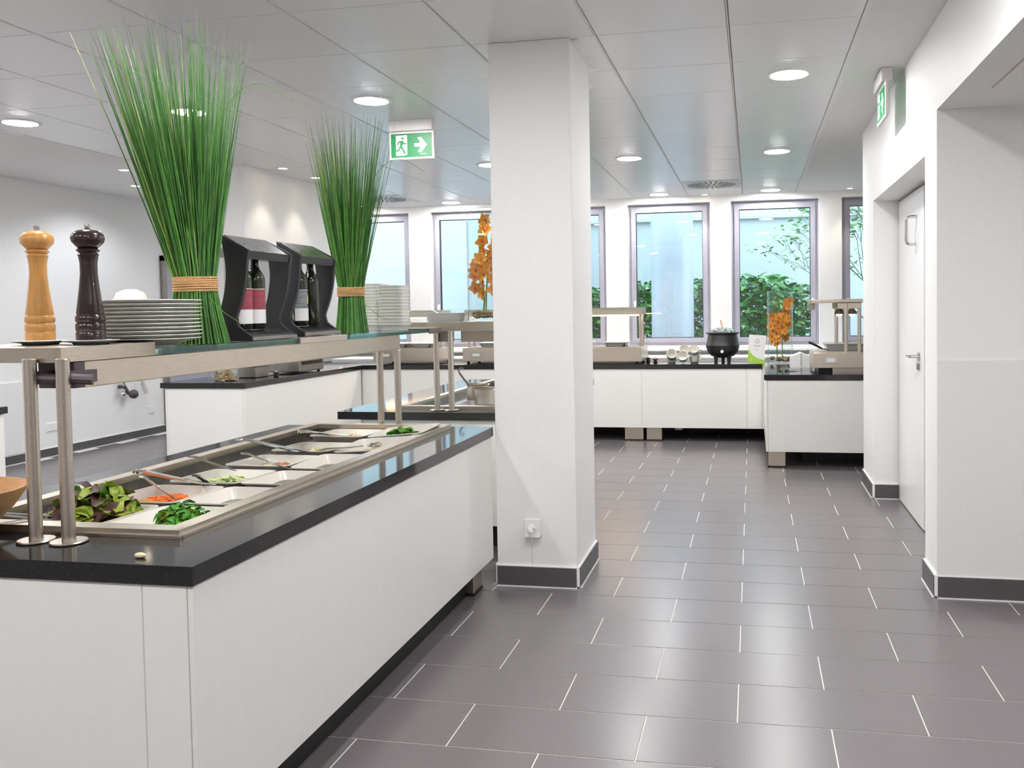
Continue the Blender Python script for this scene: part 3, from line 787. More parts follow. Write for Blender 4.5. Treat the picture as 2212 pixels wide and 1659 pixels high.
spoon('serving_spoon', 'steel serving spoon lying in the grated cheese', (-1.715, -.42, .795), (-1.575, -.17, .785), bowl=.032, neck=.75)
tongs('salad_tongs', 'steel salad servers resting on the lettuce at the front', (-1.995, -1.775, .835), (-1.83, -1.655, .802), .030, r=.011)

# ================================================================ SHELF ABOVE THE SALAD BAR
ZS = 1.268                                              # top of the glass shelf
t = thing('sneeze_guard', 'steel and glass serving shelf standing over the salad bar', 'serving shelf', (-1.715, -0.73, ZG1))
def post(x, y, z1, par, flange=True, zb=ZG1):
    g = G(); g.cyl(x, y, zb + .001, z1, .0165, 20, .002); o = build('post', g, 'steel', par)
    if flange:
        g = G(); g.cyl(x, y, zb + .0005, zb + .006, .045, 28, .002); build('flange', g, 'steel', o)
    return o
for x in (-1.760, -1.663): post(x, -1.845, 1.262, t)
for x in (-1.777, -1.684): post(x, .345, 1.178, t)
g = G(); g.box(-1.785, -1.698, -1.735, .420, 1.178, 1.250, bev=.003); build('rail', g, 'steel_h', t)
for x in (-1.760, -1.663):
    g = G(); g.box(x - .008, x + .008, -1.840, -1.735, 1.195, 1.228); g.tube([(x, -1.825, 1.21), (x + .05, -1.80, 1.205)], .014, 10); build('bracket', g, 'valve', t)
g = G(); g.box(-1.80, -1.69, -1.775, -1.735, 1.180, 1.248, bev=.002); build('rail_end', g, 'valve', t)
g = G(); g.prism([(-2.13, -1.828), (-1.700, -1.828), (-1.690, -1.818), (-1.690, -1.455), (-1.700, -1.440), (-2.13, -1.440)], 'z', 1.2505, 1.289); build('end_plate', g, 'steel_h', t)
g = G(); g.box(-2.13, -1.692, -1.439, .955, 1.2505, ZS, bev=.002); build('glass_top', g, 'glass_shelf', t)
g = G(); g.box(-1.692, -1.6905, -1.439, .955, 1.2515, ZS - .001); build('glass_edge', g, 'glass_edge', t)
g = G(); g.box(-2.10, -1.684, -.62, -.215, ZS + .0004, ZS + .004); g.box(-1.6895, -1.676, -.62, -.215, 1.248, ZS + .004, bev=.002); build('steel_clip', g, 'steel', t)
g = G(); g.box(-2.13, -1.686, .80, .975, ZS + .0004, ZS + .008, bev=.002); g.box(-1.690, -1.682, .80, .975, 1.244, ZS + .008, bev=.001); build('far_cap', g, 'steel_dark', t)
ZP = 1.2895                                             # top of the steel end plate
# ---- second shelf over the counter behind
t2 = thing('sneeze_guard', 'steel serving shelf behind, carrying the vase next to the column', 'serving shelf', (-1.66, 1.04, ZG1))
for x in (-1.742, -1.655): post(x, 1.055, 1.262, t2)
g = G(); g.prism([(-2.10, 1.03), (-1.28, 1.03), (-1.27, 1.04), (-1.27, 1.52), (-2.10, 1.52)], 'z', 1.252, 1.303); build('end_plate', g, 'steel_h', t2)
g = G(); g.box(-1.735, -1.665, 1.075, 1.15, 1.190, 1.251); build('bracket', g, 'steel_dark', t2)
g = G(); g.box(-1.625, -1.28, 1.15, 3.1, 1.185, 1.2515, bev=.003); build('rail', g, 'steel', t2)
g = G(); g.box(-2.10, -1.275, 1.521, 3.2, 1.2525, ZS, bev=.002); build('glass_top', g, 'glass_shelf', t2)
for x in (-1.742, -1.655): post(x, 3.06, 1.184, t2)
# ---- steel well and pots on that counter
t = thing('hot_well', 'steel food well in the counter behind the salad bar', 'food well', (-1.64, 2.1, ZG1))
g = G(); hx0, hx1, hy0, hy1 = -1.98, -1.30, 1.16, 3.10
for a in ((hx0 - .035, hx1 + .035, hy0 - .05, hy0 + .012), (hx0 - .035, hx1 + .035, hy1 - .012, hy1 + .035), (hx0 - .035, hx0 + .012, hy0 + .012, hy1 - .012), (hx1 - .012, hx1 + .035, hy0 + .012, hy1 - .012)): g.box(*a, ZG1 + .0005, ZG1 + .018)
bmesh.ops.remove_doubles(g.bm, verts=g.bm.verts, dist=1e-5); build('rim', g, 'steel_h', t)
g = G(); g.box(hx0 + .002, hx1 - .002, hy0 + .002, hy1 - .002, .66, .664)
g.box(hx0 + .002, hx0 + .006, hy0 + .002, hy1 - .002, .66, ZG1); g.box(hx1 - .006, hx1 - .002, hy0 + .002, hy1 - .002, .66, ZG1)
g.box(hx0 + .002, hx1 - .002, hy0 + .002, hy0 + .006, .66, ZG1); g.box(hx0 + .002, hx1 - .002, hy1 - .006, hy1 - .002, .66, ZG1); build('tub', g, 'steel_dark', t)
o = tag(build('serving_tray', dish_g(.40, .30, .04), 'porcelain', smooth=50), 'shallow white tray in front of the steel pots', 'tray'); o.location = (-1.50, 1.33, .806)
def pot(x, y, r, h, zb, label):
    t = thing('steel_pot', label, 'pot', (x, y, zb), group='steel pots in the rear well')
    g = G(); g.lathe([(0, 0), (r, 0), (r, h), (r + .006, h + .003), (r + .004, h + .006), (r - .004, h), (r - .004, .01), (0, .01)], seg=32); build('pot_body', g, 'steel', t, world=False)
    g = G(); g.cyl(0, 0, h - .03, h - .02, r - .005, 28); build('dressing', g, 'cream_food', t, world=False)
pot(-1.675, 1.62, .072, .100, .79, 'taller steel pot with a ladle, left of two')
pot(-1.575, 1.50, .085, .090, .785, 'shorter steel pot cut off by the column')
t = thing('soup_ladle', 'steel ladle with hooked handle standing in the steel pot', 'ladle', (-1.70, 1.58, .88))
g = G(); g.tube([(-1.655, 1.60, .82), (-1.715, 1.56, .890), (-1.775, 1.545, .975), (-1.778, 1.54, .992), (-1.765, 1.54, 1.003), (-1.745, 1.54, 1.000)], .006, 8); build('handle', g, 'steel_dark', t)
g = G(); g.ball((-1.65, 1.60, .825), (.028, .028, .018)); build('bowl', g, 'steel', t)
# ================================================================ THINGS ON THE SHELF
# pepper mills on saucers
def mill(x, y, mat_, label):
    t = thing('pepper_mill', label, 'pepper mill', (x, y, ZP + .0125))
    prof = [(0, 0), (.038, 0), (.0385, .020), (.036, .024), (.0385, .028), (.0385, .044), (.0345, .049), (.0385, .054), (.038, .066), (.034, .071), (.0355, .076), (.0315, .105), (.0265, .145), (.0225, .185), (.0225, .215), (.0255, .236), (.0275, .240), (.0235, .245), (.0300, .251), (.0300, .254), (.0250, .258), (.0, .258)]
    g = G(); g.lathe(prof, seg=36); build('mill_body', g, mat_, t, world=False, smooth=50)
    prof = [(0, .2585), (.026, .2585), (.030, .263), (.041, .275), (.0435, .286), (.040, .298), (.030, .307), (.014, .3105), (0, .311)]
    g = G(); g.lathe(prof, seg=36); hd = build('mill_head', g, mat_, t, world=False, smooth=60)
    g = G(); g.lathe([(0, .3105), (.006, .311), (.009, .316), (.009, .323), (.004, .326), (0, .326)], seg=16); build('knob', g, 'chrome', hd, world=False)
def saucer(x, y, label):
    g = G(); g.lathe([(0, 0), (.045, 0), (.048, .004), (.074, .0095), (.075, .0115), (.070, .0115), (.046, .0065), (0, .0065)], seg=40)
    o = tag(build('saucer', g, 'porcelain', smooth=60), label, 'saucer', 'saucers under the pepper mills'); o.location = (x, y, ZP + .0005)
saucer(-1.935, -1.615, 'white saucer under the light wooden pepper mill'); saucer(-1.779, -1.605, 'white saucer under the dark pepper mill')
mill(-1.935, -1.615, 'wood_light', 'light honey-coloured wooden pepper mill'); mill(-1.779, -1.605, 'wood_dark', 'dark brown glossy pepper mill')
# stack of plates
g = G(); g.lathe([(0, .004), (.072, .004), (.076, 0), (.082, 0), (.083, .006), (.110, .0165), (.156, .0262), (.1605, .0282), (.1595, .0298), (.110, .0195), (.082, .0095), (0, .009)], seg=56)
pl0 = None; NPL = 11
for k in range(NPL):
    top = NPL - 1 - k
    lb = ('topmost white plate' if top == 0 else 'lowest white plate' if k == 0 else 'white plate, %s from the top,' % ORD[top]) + ' in the stack beside the dark mill'
    loc = (-1.805 + rnd.uniform(-.003, .003), -1.335 + rnd.uniform(-.003, .003), ZS + .0006 + k*.0118)
    if pl0 is None: pl0 = tag(build('plate', g, 'porcelain', smooth=50), lb, 'plate', 'stack of white plates'); pl0.location = loc
    else: dup(pl0, loc, label=lb)
g = G(); g.lathe([(0, 0), (.045, 0), (.050, .01), (.058, .10), (.056, .15), (.044, .178), (.02, .188), (0, .19)], seg=28)
o = tag(build('cream_jar', g, 'cream_cup', smooth=60), 'rounded cream-coloured jar top peeking out behind the plates', 'jar'); o.location = (-2.02, -1.13, ZS + .001)

# grass bundles
def grass(loc, label, h, r0, rw, zw, bw, sp, lean, n, seed):
    t = thing('grass_bundle', label, 'grass bundle', loc, group='tied bundles of decorative grass')
    rr = random.Random(seed); g = G()
    for k in range(n):
        a = rr.uniform(0, 2*PI); q = math.sqrt(rr.random()); a2 = a + rr.gauss(0, .25)
        hh = h*min(1.0, rr.betavariate(3.2, 1.7) + .08)
        tx, ty = sp*q*math.cos(a2)*(1 + rr.gauss(0, .18)) + lean[0], sp*q*math.sin(a2)*(1 + rr.gauss(0, .18)) + lean[1]
        rb = rr.uniform(.0020, .0032); pts = []; rad = []
        for i in range(8):
            z = [0, zw*.5, zw, zw + (hh - zw)*.18, zw + (hh - zw)*.4, zw + (hh - zw)*.62, zw + (hh - zw)*.82, hh][i]
            if z <= zw:
                u = z/zw; r_ = q*(r0*(1 - u)**1.3 + rw*(1 - (1 - u)**1.3)); x, y = r_*math.cos(a), r_*math.sin(a)
            else:
                u = (z - zw)/(h - zw)
                x, y = q*rw*math.cos(a) + tx*u**1.08, q*rw*math.sin(a) + ty*u**1.08
            pts.append((x, y, z)); rad.append(rb*[1, 1, 1, 1, .9, .7, .45, .12][i])
        g.mi = rr.choices((0, 1, 2), (5, 4, .7))[0]
        g.tube(pts, rad, 4)
    for pts in ([(0, 0, zw), (.06, -.02, h*.5), (.15, -.03, h*.72), (.27, -.03, h*.80), (.40, -.02, h*.74)], [(rw, -rw*.4, zw*.8), (rw + .08, -.06, zw*.52), (rw + .15, -.05, zw*.30)]):
        P_ = [Vector(p) for p in pts]; S_ = []                              # stray bent blades, smoothed
        for i in range(len(P_) - 1):
            a_, b_, c_, d_ = P_[max(i - 1, 0)], P_[i], P_[i + 1], P_[min(i + 2, len(P_) - 1)]
            for u in (0, .2, .4, .6, .8): S_.append(.5*(2*b_ + (c_ - a_)*u + (2*a_ - 5*b_ + 4*c_ - d_)*u*u + (3*b_ - a_ - 3*c_ + d_)*u**3))
        S_.append(P_[-1])
        g.mi = 1; g.tube(S_, [.0018*(1 - .6*k/len(S_)) for k in range(len(S_))], 4)
    build('blades', g, ['grass_a', 'grass_b', 'grass_c'], t, world=False, kind='stuff')
    g = G()
    for k in range(7):
        z = zw - bw/2 + bw*(k + .5)/7
        ring = [(math.cos(2*PI*j/28)*(rw + .004), math.sin(2*PI*j/28)*(rw + .004), z + .0015*math.sin(2*PI*j/28 + k)) for j in range(28)]
        loops = []
        for j in range(29):
            x, y, zz = ring[j % 28]; nrm = Vector((x, y, 0)).normalized()
            loops.append([Vector((x, y, zz)) + nrm*.0042*math.cos(2*PI*m_/6) + Vector((0, 0, 1))*bw/13*math.sin(2*PI*m_/6) for m_ in range(6)])
        g.loft(loops, cap0=False, cap1=False)
    build('twine_wrap', g, 'twine', t, world=False)
grass((-1.840, -1.035, ZS + .001), 'taller bundle of green grass tied with twine, behind the plates', 1.09, .108, .066, .205, .052, .215, (-.075, .0), 620, 21)
grass((-1.880, .255, ZS + .001), 'bundle of green grass tied with twine, right of the bottle racks', 1.04, .080, .059, .200, .046, .165, (.01, .0), 520, 22)

# bottle racks
def rack(loc, label, w):
    t = thing('bottle_rack', label, 'bottle rack', loc, group='black bottle racks')
    prof = [(-.075, 0), (-.069, .08), (-.045, .16), (-.032, .24), (-.036, .31), (-.050, .392), (-.040, .396), (.056, .336), (.060, .326), (.053, .29), (.045, .22), (.028, .15), (.004, .085), (.012, .055), (.060, .020), (.068, .014), (.068, 0)]
    pr_ = []
    for a_, b_ in ((0, 5), (7, 15)):                                        # smooth the two curved edges
        seg_ = prof[a_:b_ + 1]
        for i in range(len(seg_) - 1):
            p0, p1, p2, p3 = seg_[max(i - 1, 0)], seg_[i], seg_[i + 1], seg_[min(i + 2, len(seg_) - 1)]
            for u in (0, .25, .5, .75):
                pr_.append(tuple(.5*(2*p1[c] + (p2[c] - p0[c])*u + (2*p0[c] - 5*p1[c] + 4*p2[c] - p3[c])*u*u + (3*p1[c] - p0[c] - 3*p2[c] + p3[c])*u**3) for c in (0, 1)))
        pr_.append(seg_[-1])
    prof = pr_ + [prof[-1]]
    for y in (0, w - .016):
        g = G(); g.prism(prof, 'y', y, y + .016); bmesh.ops.bevel(g.bm, geom=[e for e in g.bm.edges if abs(e.verts[0].co.y - e.verts[1].co.y) < 1e-6], offset=.003, segments=2, affect='EDGES')
        build('side_panel', g, 'black_plastic', t, world=False)
    for k in range(3):                                                      # sloping top, three lids
        y0 = .018 + (w - .036)*k/3 + .0015; y1 = .018 + (w - .036)*(k + 1)/3 - .0015
        g = G(); g.prism([(-.046, .384), (-.046, .392), (.055, .331), (.055, .323)], 'y', y0, y1); build('lid', g, 'lid_mirror', t, world=False)
    g = G(); g.prism([(.042, .302), (.052, .302), (.057, .331), (.047, .331)], 'y', .016, w - .016); build('top_bar', g, 'black_plastic', t, world=False)
    g = G(); g.prism([(-.070, .004), (-.070, .030), (.0, .040), (.060, .022), (.064, .004)], 'y', .016, w - .016); build('base', g, 'black_plastic', t, world=False)
    g = G(); g.box(.066, .072, .0, w, .002, .016, bev=.001); build('front_lip', g, 'steel_dark', t, world=False)
    return t
def bottle(loc, label, labels, tilt=0.0):
    t = thing('wine_bottle', label, 'bottle', loc, group='bottles in the racks')
    g = G(); r = .036
    g.lathe([(0, .004), (.028, 0), (r, .006), (r, .185), (r*.97, .198), (r*.72, .216), (.0165, .232), (.0145, .245), (.0140, .300), (.0165, .301), (.0165, .312), (.0140, .313), (.0140, .318), (0, .318)], seg=28); build('glass_body', g, 'bottle', t, world=False, smooth=55)
    g = G(); g.lathe([(.0150, .262), (.0155, .262), (.0170, .301), (.0170, .319), (0, .319)], seg=20); build('cap', g, 'black_gloss', t, world=False)
    for z0, z1, m_, a0, a1 in labels:
        g = G(); nseg = 14
        L = []
        for z in (z0, z1): L.append([((r + .0006)*math.cos(a0 + (a1 - a0)*k/nseg), (r + .0006)*math.sin(a0 + (a1 - a0)*k/nseg), z) for k in range(nseg + 1)])
        g.loft(L, cap0=False, cap1=False, closed=False)
        lb_ = build('label', g, m_, t, world=False)
    return t
red = [(.022, .075, 'label_white', -2.1, 1.3), (.076, .150, 'label_red', -2.1, 1.3), (.151, .153, 'label_white', -2.1, 1.3)]
gry = [(.022, .075, 'label_white', -1.6, .35), (.076, .150, 'label_grey', -1.6, .05), (.095, .130, 'label_yellow', .05, .35), (.151, .153, 'label_white', -1.6, .35), (.022, .153, 'label_white', .35, .42)]
drk = [(.022, .145, 'label_white', .5, .9)]
RW = .315
rack((-1.800, -.865, ZS + .0008), 'black plastic bottle rack next to the front grass bundle', RW)
rack((-1.815, -.455, ZS + .0045), 'black plastic bottle rack next to the rear grass bundle', RW)
zb = ZS + .042
bottle((-1.808, -.865 + .062, zb), 'nearest dark bottle with red and white label in the front rack', red)
bottle((-1.808, -.865 + .152, zb), 'middle dark bottle with red and white label in the front rack', red)
bottle((-1.823, -.455 + .100, zb + .004), 'dark green bottle with grey and white label in the rear rack', gry)
bottle((-1.823, -.455 + .200, zb + .004), 'dark green bottle turned sideways in the rear rack', drk)

# stacks of white square bowls at the far end of the shelf
def bowl_stack(x, y, n, w, where, z0):
    first = None
    for k in range(n):
        top = n - 1 - k
        lb = ('topmost white square bowl' if top == 0 else 'lowest white square bowl' if k == 0 else 'white square bowl, %s from the top,' % (ORD[top] if top < 14 else 'far')) + ' in the ' + where
        loc = (x + rnd.uniform(-.001, .001), y + rnd.uniform(-.001, .001), z0 + .036 + k*.0168)
        if first is None:
            first = tag(build('square_bowl', dish_g(w, w, .030, .005, .010), 'porcelain', smooth=50), lb, 'bowl', 'stacked white square bowls'); first.location = loc
        else: dup(first, loc, label=lb)
bowl_stack(-1.800, .595, 13, .145, 'front stack on the glass shelf', ZS)
bowl_stack(-1.985, .74, 14, .150, 'rear stack behind the grass', ZS)

# ================================================================ ORCHID VASES
def petal(g, M, L, wd):
    rows = []
    for i in range(5):
        u = i/4; w = wd*[.18, .8, 1, .75, .12][i]
        rows.append([g.bm.verts.new(M @ Vector((u*L, s*w, .22*L*math.sin(u*2.2) + abs(s)*.10*L))) for s in (-1, 0, 1)])
    for a, b in zip(rows[:-1], rows[1:]):
        for k in range(2): g._f([a[k], a[k + 1], b[k + 1], b[k]])
def orchid(name, loc, label, stem_pts, blooms, size, seed):
    t = thing(name, label, 'flower', loc)
    rr = random.Random(seed); base = Vector(loc)
    g = G(); g.tube([Vector(p) for p in stem_pts], [.0052]*(len(stem_pts) - 1) + [.0022], 8); build('stem', g, 'stem', t, world=False)
    for bx, by, bz, az in blooms:
        g = G()
        F = Matrix.Translation((bx, by, bz)) @ Matrix.Rotation(az, 4, 'Z') @ Matrix.Rotation(PI/2 + rr.uniform(-.5, .3), 4, 'Y') @ Matrix.Rotation(rr.uniform(-.4, .4), 4, 'Z')
        for k in range(5):
            petal(g, F @ Matrix.Rotation(2*PI*k/5 + rr.uniform(-.15, .15), 4, 'Z'), size*rr.uniform(.85, 1.15), size*.42)
        bl = build('blossom', g, 'orchid', t, world=False, smooth=60)
        g = G(); g.ball(F @ Vector((0, 0, size*.12)), size*.18, 8, 6); petal(g, F @ Matrix.Rotation(.4, 4, 'Z') @ Matrix.Rotation(-.6, 4, 'Y'), size*.5, size*.25); build('lip', g, 'orchid_core', bl, world=False)
    return t
def vase(loc, label, r, h):
    t = thing('glass_vase', label, 'vase', loc, group='glass cylinder vases')
    g = G(); g.lathe([(0, 0), (r - .004, 0), (r, .004), (r, h), (r - .0035, h + .001), (r - .005, h), (r - .005, .022), (0, .018)], seg=40); build('cylinder', g, 'glass_clear', t, world=False, smooth=50)
    g = G(); g.lathe([(r + .0003, h - .004), (r + .001, h), (r - .003, h + .0025), (r - .0055, h)], seg=40); build('lip', g, 'glass_edge2', t, world=False, smooth=60)
    return t
glass('glass_edge2', (0.75, 0.84, 0.88), 0.08)
def pebbles(cx, cy, z, r, n, where, seed, s=.018):
    rr = random.Random(seed); p0 = [None, None]
    for k in range(n):
        a = rr.uniform(0, 2*PI); q = math.sqrt(rr.random())*(r - s*1.1); lay = 0 if k < n*.6 else 1
        loc = (cx + q*math.cos(a), cy + q*math.sin(a), z + s*.62 + lay*s*.9)
        i = k % 2
        if p0[i] is None:
            g = G(); g.ball((0, 0, 0), (s, s*.8, s*.6), 12, 8); p0[i] = tag(build('pebble', g, ['pebble', 'pebble_b'][i]), 'smooth brown pebble in the %s' % where, 'pebble', 'pebbles in the %s' % where); o = p0[i]
        else: o = p0[i].copy(); COL.objects.link(o)
        o.location = loc; o.rotation_euler = (rr.uniform(-.4, .4), rr.uniform(-.4, .4), rr.uniform(0, 6)); f = rr.uniform(.8, 1.25); o.scale = (f, f, f)
VA = (-1.470, 1.22, 1.3035)
vase(VA, 'tall glass cylinder vase with orange orchids beside the column', .125, .655)
pebbles(VA[0], VA[1], VA[2] + .020, .116, 34, 'vase beside the column', 31, .021)
def spray(n, z0, z1, x0, x1, seed, rmax, yj=.03):
    rr = random.Random(seed); B_ = []
    for k in range(n):
        u = (k + .5)/n; side = -1 if k % 2 else 1
        x = x0 + (x1 - x0)*u + side*rr.uniform(.018, .045); y = rr.uniform(-yj, yj)
        d = math.hypot(x, y)
        if d > rmax: x *= rmax/d; y *= rmax/d
        B_.append((x, y - .012, z0 + (z1 - z0)*u, -PI/2 + rr.uniform(-1.0, 1.0)))
    return B_
orchid('orchid_stem', (VA[0], VA[1], VA[2] + .02), 'tall orange orchid stem in the vase beside the column', [(-.02, 0, 0), (-.015, 0, .15), (.0, 0, .30), (.02, .01, .45), (.045, .01, .60)], spray(12, .24, .585, -.045, .05, 41, .085), .046, 51)
orchid('orchid_stem', (VA[0], VA[1], VA[2] + .02), 'shorter orange orchid stem at the right in that same vase', [(.035, .02, 0), (.040, .02, .15), (.055, .02, .30), (.060, .02, .40)], spray(10, .12, .43, .055, .065, 42, .085), .046, 52)
orchid('orchid_stem', (VA[0], VA[1], VA[2] + .02), 'low orange orchid stem leaning left beside the column', [(-.045, .02, 0), (-.03, .01, .10), (-.035, .0, .22), (-.055, .0, .33)], spray(7, .13, .36, -.05, -.065, 43, .085), .044, 53)
VB = (.335, 5.34, ZG1 + .0005)
vase(VB, 'glass cylinder vase with orange orchids on the right counter', .128, .725)
pebbles(VB[0], VB[1], VB[2] + .020, .118, 22, 'vase on the right counter', 32, .022)
orchid('orchid_stem', (VB[0], VB[1], VB[2] + .02), 'tall orange orchid stem in the vase on the right counter', [(.02, 0, 0), (.02, 0, .2), (.035, 0, .42), (.07, .0, .60)], spray(13, .22, .625, .02, .085, 44, .09), .050, 54)
orchid('orchid_stem', (VB[0], VB[1], VB[2] + .02), 'shorter orange orchid stem in the vase on the right counter', [(-.03, .02, 0), (-.03, .02, .2), (-.045, .01, .45)], spray(12, .16, .47, -.045, -.05, 45, .09), .050, 55)
o = tag(build('white_dish', dish_g(.245, .17, .045, .006, .012), 'porcelain', smooth=50), 'rectangular white dish on the rear shelf left of the vase', 'dish'); o.location = (-1.735, 1.24, 1.356)
spoon('salad_spoon', 'white spoon lying in the rectangular white dish', (-1.84, 1.24, 1.372), (-1.73, 1.22, 1.335), r=.006, bowl=.02, m='porcelain')

# wooden bowl at the left edge
t = thing('wooden_bowl', 'wooden bowl cut off by the left edge of the photo', 'bowl', (-2.012, -1.868, ZG1 + .0005))
g = G(); g.lathe([(0, 0), (.075, 0), (.085, .006), (.155, .075), (.188, .122), (.190, .130), (.184, .131), (.150, .080), (.080, .016), (0, .012)], seg=44); build('bowl_body', g, 'wood_bowl', t, world=False, smooth=55)
bits('tomato_pieces', 'orange-red tomato pieces in the wooden bowl', 'salad', (-2.012, -1.868, ZG1 + .035), .10, .10, .06, 90, (.028, .024, .018), ['carrot', 'bacon'], 61)

# ================================================================ THINGS ON THE WINDOW COUNTERS
def hot_unit(x0, x1, y0, y1, label, gx0=None, gx1=None, lamp=True, zg=1.300, back_post=False):
    t = thing('hot_plate_unit', label, 'food warmer', (x0, y0, ZG1), group='steel food warmers with gantry')
    z0, z1 = .810, .957
    g = G(); g.box(x0, x1, y0, y1, z0, z1, bev=.003); build('body', g, 'steel_h', t)
    for fx in (x0 + .05, x1 - .05):
        for fy in (y0 + .05, y1 - .05):
            g = G(); g.cyl(fx, fy, ZG1 + .0005, z0, .016, 12); build('foot', g, 'black_plastic', t)
    g = G(); g.box(x0 + .06, x1 - .06, y0 + .07, y1 - .07, z1, z1 + .006, bev=.002); build('hot_plate', g, 'steel', t)
    g = G(); g.box(x0 + .09, x0 + .22, y0 - .006, y0, z0 + .045, z1 - .045, bev=.002); cp = build('control_plate', g, 'steel', t)
    g = G(); g.box(x0 + .115, x0 + .195, y0 - .009, y0 - .006, z0 + .058, z1 - .058, bev=.001); build('switch', g, 'white_trim', cp)
    gx0 = x0 if gx0 is None else gx0; gx1 = x1 if gx1 is None else gx1
    ym = (y0 + y1)/2
    for px_ in (x0 + .03, x1 - .03):
        for py_ in (ym - .10, ym + .10):
            g = G(); g.cyl(px_, py_, z1, zg, .013, 14); build('post', g, 'steel', t)
    g = G(); g.box(gx0, gx1, ym - .16, ym + .16, zg, zg + .075, bev=.004); ga = build('gantry', g, 'steel_h', t)
    g = G(); g.box(gx0 + .05, gx1 - .05, ym - .05, ym + .05, zg - .014, zg - .001, bev=.002); build('heat_lamp', g, 'heat_glow', ga)
    g = G(); g.box(gx0 - .01, gx1 + .01, ym - .30, ym + .30, zg + .0755, zg + .083, bev=.001); build('glass_top', g, 'glass_shelf', ga)
    n = max(1, int((x1 - x0 - .16)/.30))
    for k in range(n):
        cx_ = x0 + .10 + (x1 - x0 - .20)*(k + .5)/n
        o = tag(build('food_pan', dish_g(.26, .34, .04), 'porcelain', smooth=50), 'white food pan, %s from left, on the warmer %s' % (ORD[k], label.split(',')[0].replace('steel food warmer ', '').replace(' of the window counter', '').replace(' on the window counter', '')), 'food pan', 'pans on the food warmers'); o.location = (cx_, ym, z1 + .054)
    return t
hot_unit(-4.105, -3.33, 5.41, 5.90, 'steel food warmer at the left end of the window counter, behind the shelf posts')
hot_unit(-3.06, -2.15, 5.41, 5.90, 'steel food warmer left of the column on the window counter')
hot_unit(-2.06, -1.075, 5.27, 5.86, 'steel food warmer right of the column on the window counter')
# right-hand warmer, taller feet and bulb lamps
t = thing('hot_plate_unit', 'steel food warmer with heat lamps on the right counter', 'food warmer', (.575, 4.02, ZG1), group='steel food warmers with gantry')
g = G(); g.box(.578, 1.75, 4.02, 4.66, .826, .958, bev=.003); build('body', g, 'steel_h', t)
g = G(); g.box(.62, .74, 4.10, 4.55, ZG1 + .0005, .826); build('foot', g, 'plinth', t)
g = G(); g.box(.74, 1.70, 4.10, 4.55, ZG1 + .0005, .826); build('foot', g, 'steel', t)
g = G(); g.box(.64, 1.70, 4.10, 4.60, .958, .965, bev=.002); build('hot_plate', g, 'steel', t)
g = G(); g.box(.655, .785, 4.012, 4.02, .865, .925, bev=.002); cp = build('control_plate', g, 'steel', t)
g = G(); g.box(.685, .755, 4.008, 4.012, .878, .912, bev=.001); build('switch', g, 'white_trim', cp)
for px_, py_ in ((.853, 4.08), (.965, 4.10), (.815, 4.56), (.90, 4.56)):
    g = G(); g.cyl(px_, py_, .958, 1.385, .017, 16); build('post', g, 'steel', t)
g = G(); g.prism([(.565, 4.04), (1.75, 4.04), (1.75, 4.62), (.565, 4.62)], 'z', 1.388, 1.418); bmesh.ops.bevel(g.bm, geom=list(g.bm.edges), offset=.004, segments=1, affect='EDGES'); ga = build('gantry', g, 'steel_h', t)
g = G(); g.box(.78, .98, 4.07, 4.58, 1.335, 1.387, bev=.003); build('bracket', g, 'steel_h', t)
g = G(); g.box(.56, .60, 4.20, 4.66, 1.330, 1.386, bev=.003); build('guard_clip', g, 'steel_dark', t)
for px_ in (.82, .93):
    g = G(); g.lathe([(.012, .06), (.018, .05), (.040, .018), (.042, .0), (.036, .0), (.012, .05)], .0 + px_, 4.33, 1.285, 20); sh = build('lamp_shade', g, 'steel_dark', t)
    g = G(); g.ball((px_, 4.33, 1.287), (.028, .028, .02), 12, 8); build('bulb', g, 'heat_glow', sh)
o = tag(build('food_pan', dish_g(.50, .34, .055), 'porcelain', smooth=50), 'large white food pan on the right-hand warmer', 'food pan', 'pans on the food warmers'); o.location = (.94, 4.42, 1.028)
t = thing('napkin_holder', 'folded white napkin box left of the right-hand warmer', 'napkin holder', (.47, 4.62, ZG1))
g = G(); g.prism([(.405, ZG1 + .0005), (.60, ZG1 + .0005), (.60, .895), (.560, .905), (.50, .930), (.44, .905), (.405, .895)], 'y', 4.60, 4.80); build('box', g, 'white_trim', t)
g = G(); g.box(.498, .502, 4.594, 4.60, ZG1 + .01, .92); build('fold', g, 'label_grey', t)
t = thing('black_ladle', 'black-handled ladle resting on the right-hand warmer', 'ladle', (.66, 4.30, .97))
g = G(); g.tube([(.545, 4.16, 1.045), (.60, 4.2, 1.020), (.66, 4.25, .985)], [.010, .011, .009], 8); build('handle', g, 'black_plastic', t)
g = G(); g.tube([(.66, 4.25, .985), (.72, 4.3, .972)], .006, 8); g.ball((.74, 4.32, .975), (.035, .035, .012)); build('bowl', g, 'steel', t)
for k, (dx, lb) in enumerate(((0, 'steel tongs with black tips on the right worktop, left pair'), (.055, 'steel tongs with black tips on the right worktop, right pair'))):
    t = thing('serving_tongs', lb, 'tongs', (.32 + dx, 4.22, ZG1), group='tongs on the right worktop')
    for s in (-1, 1):
        g = G(); g.tube([(.30 + dx, 4.18 + s*.012, ZG1 + .008), (.36 + dx, 4.26 + s*.02, ZG1 + .014), (.44 + dx, 4.34, ZG1 + .010)], .006, 8, .5); build('arm', g, 'chrome', t)
        g = G(); g.ball((.295 + dx, 4.175 + s*.014, ZG1 + .008), (.016, .012, .007)); build('tip', g, 'black_plastic', t)
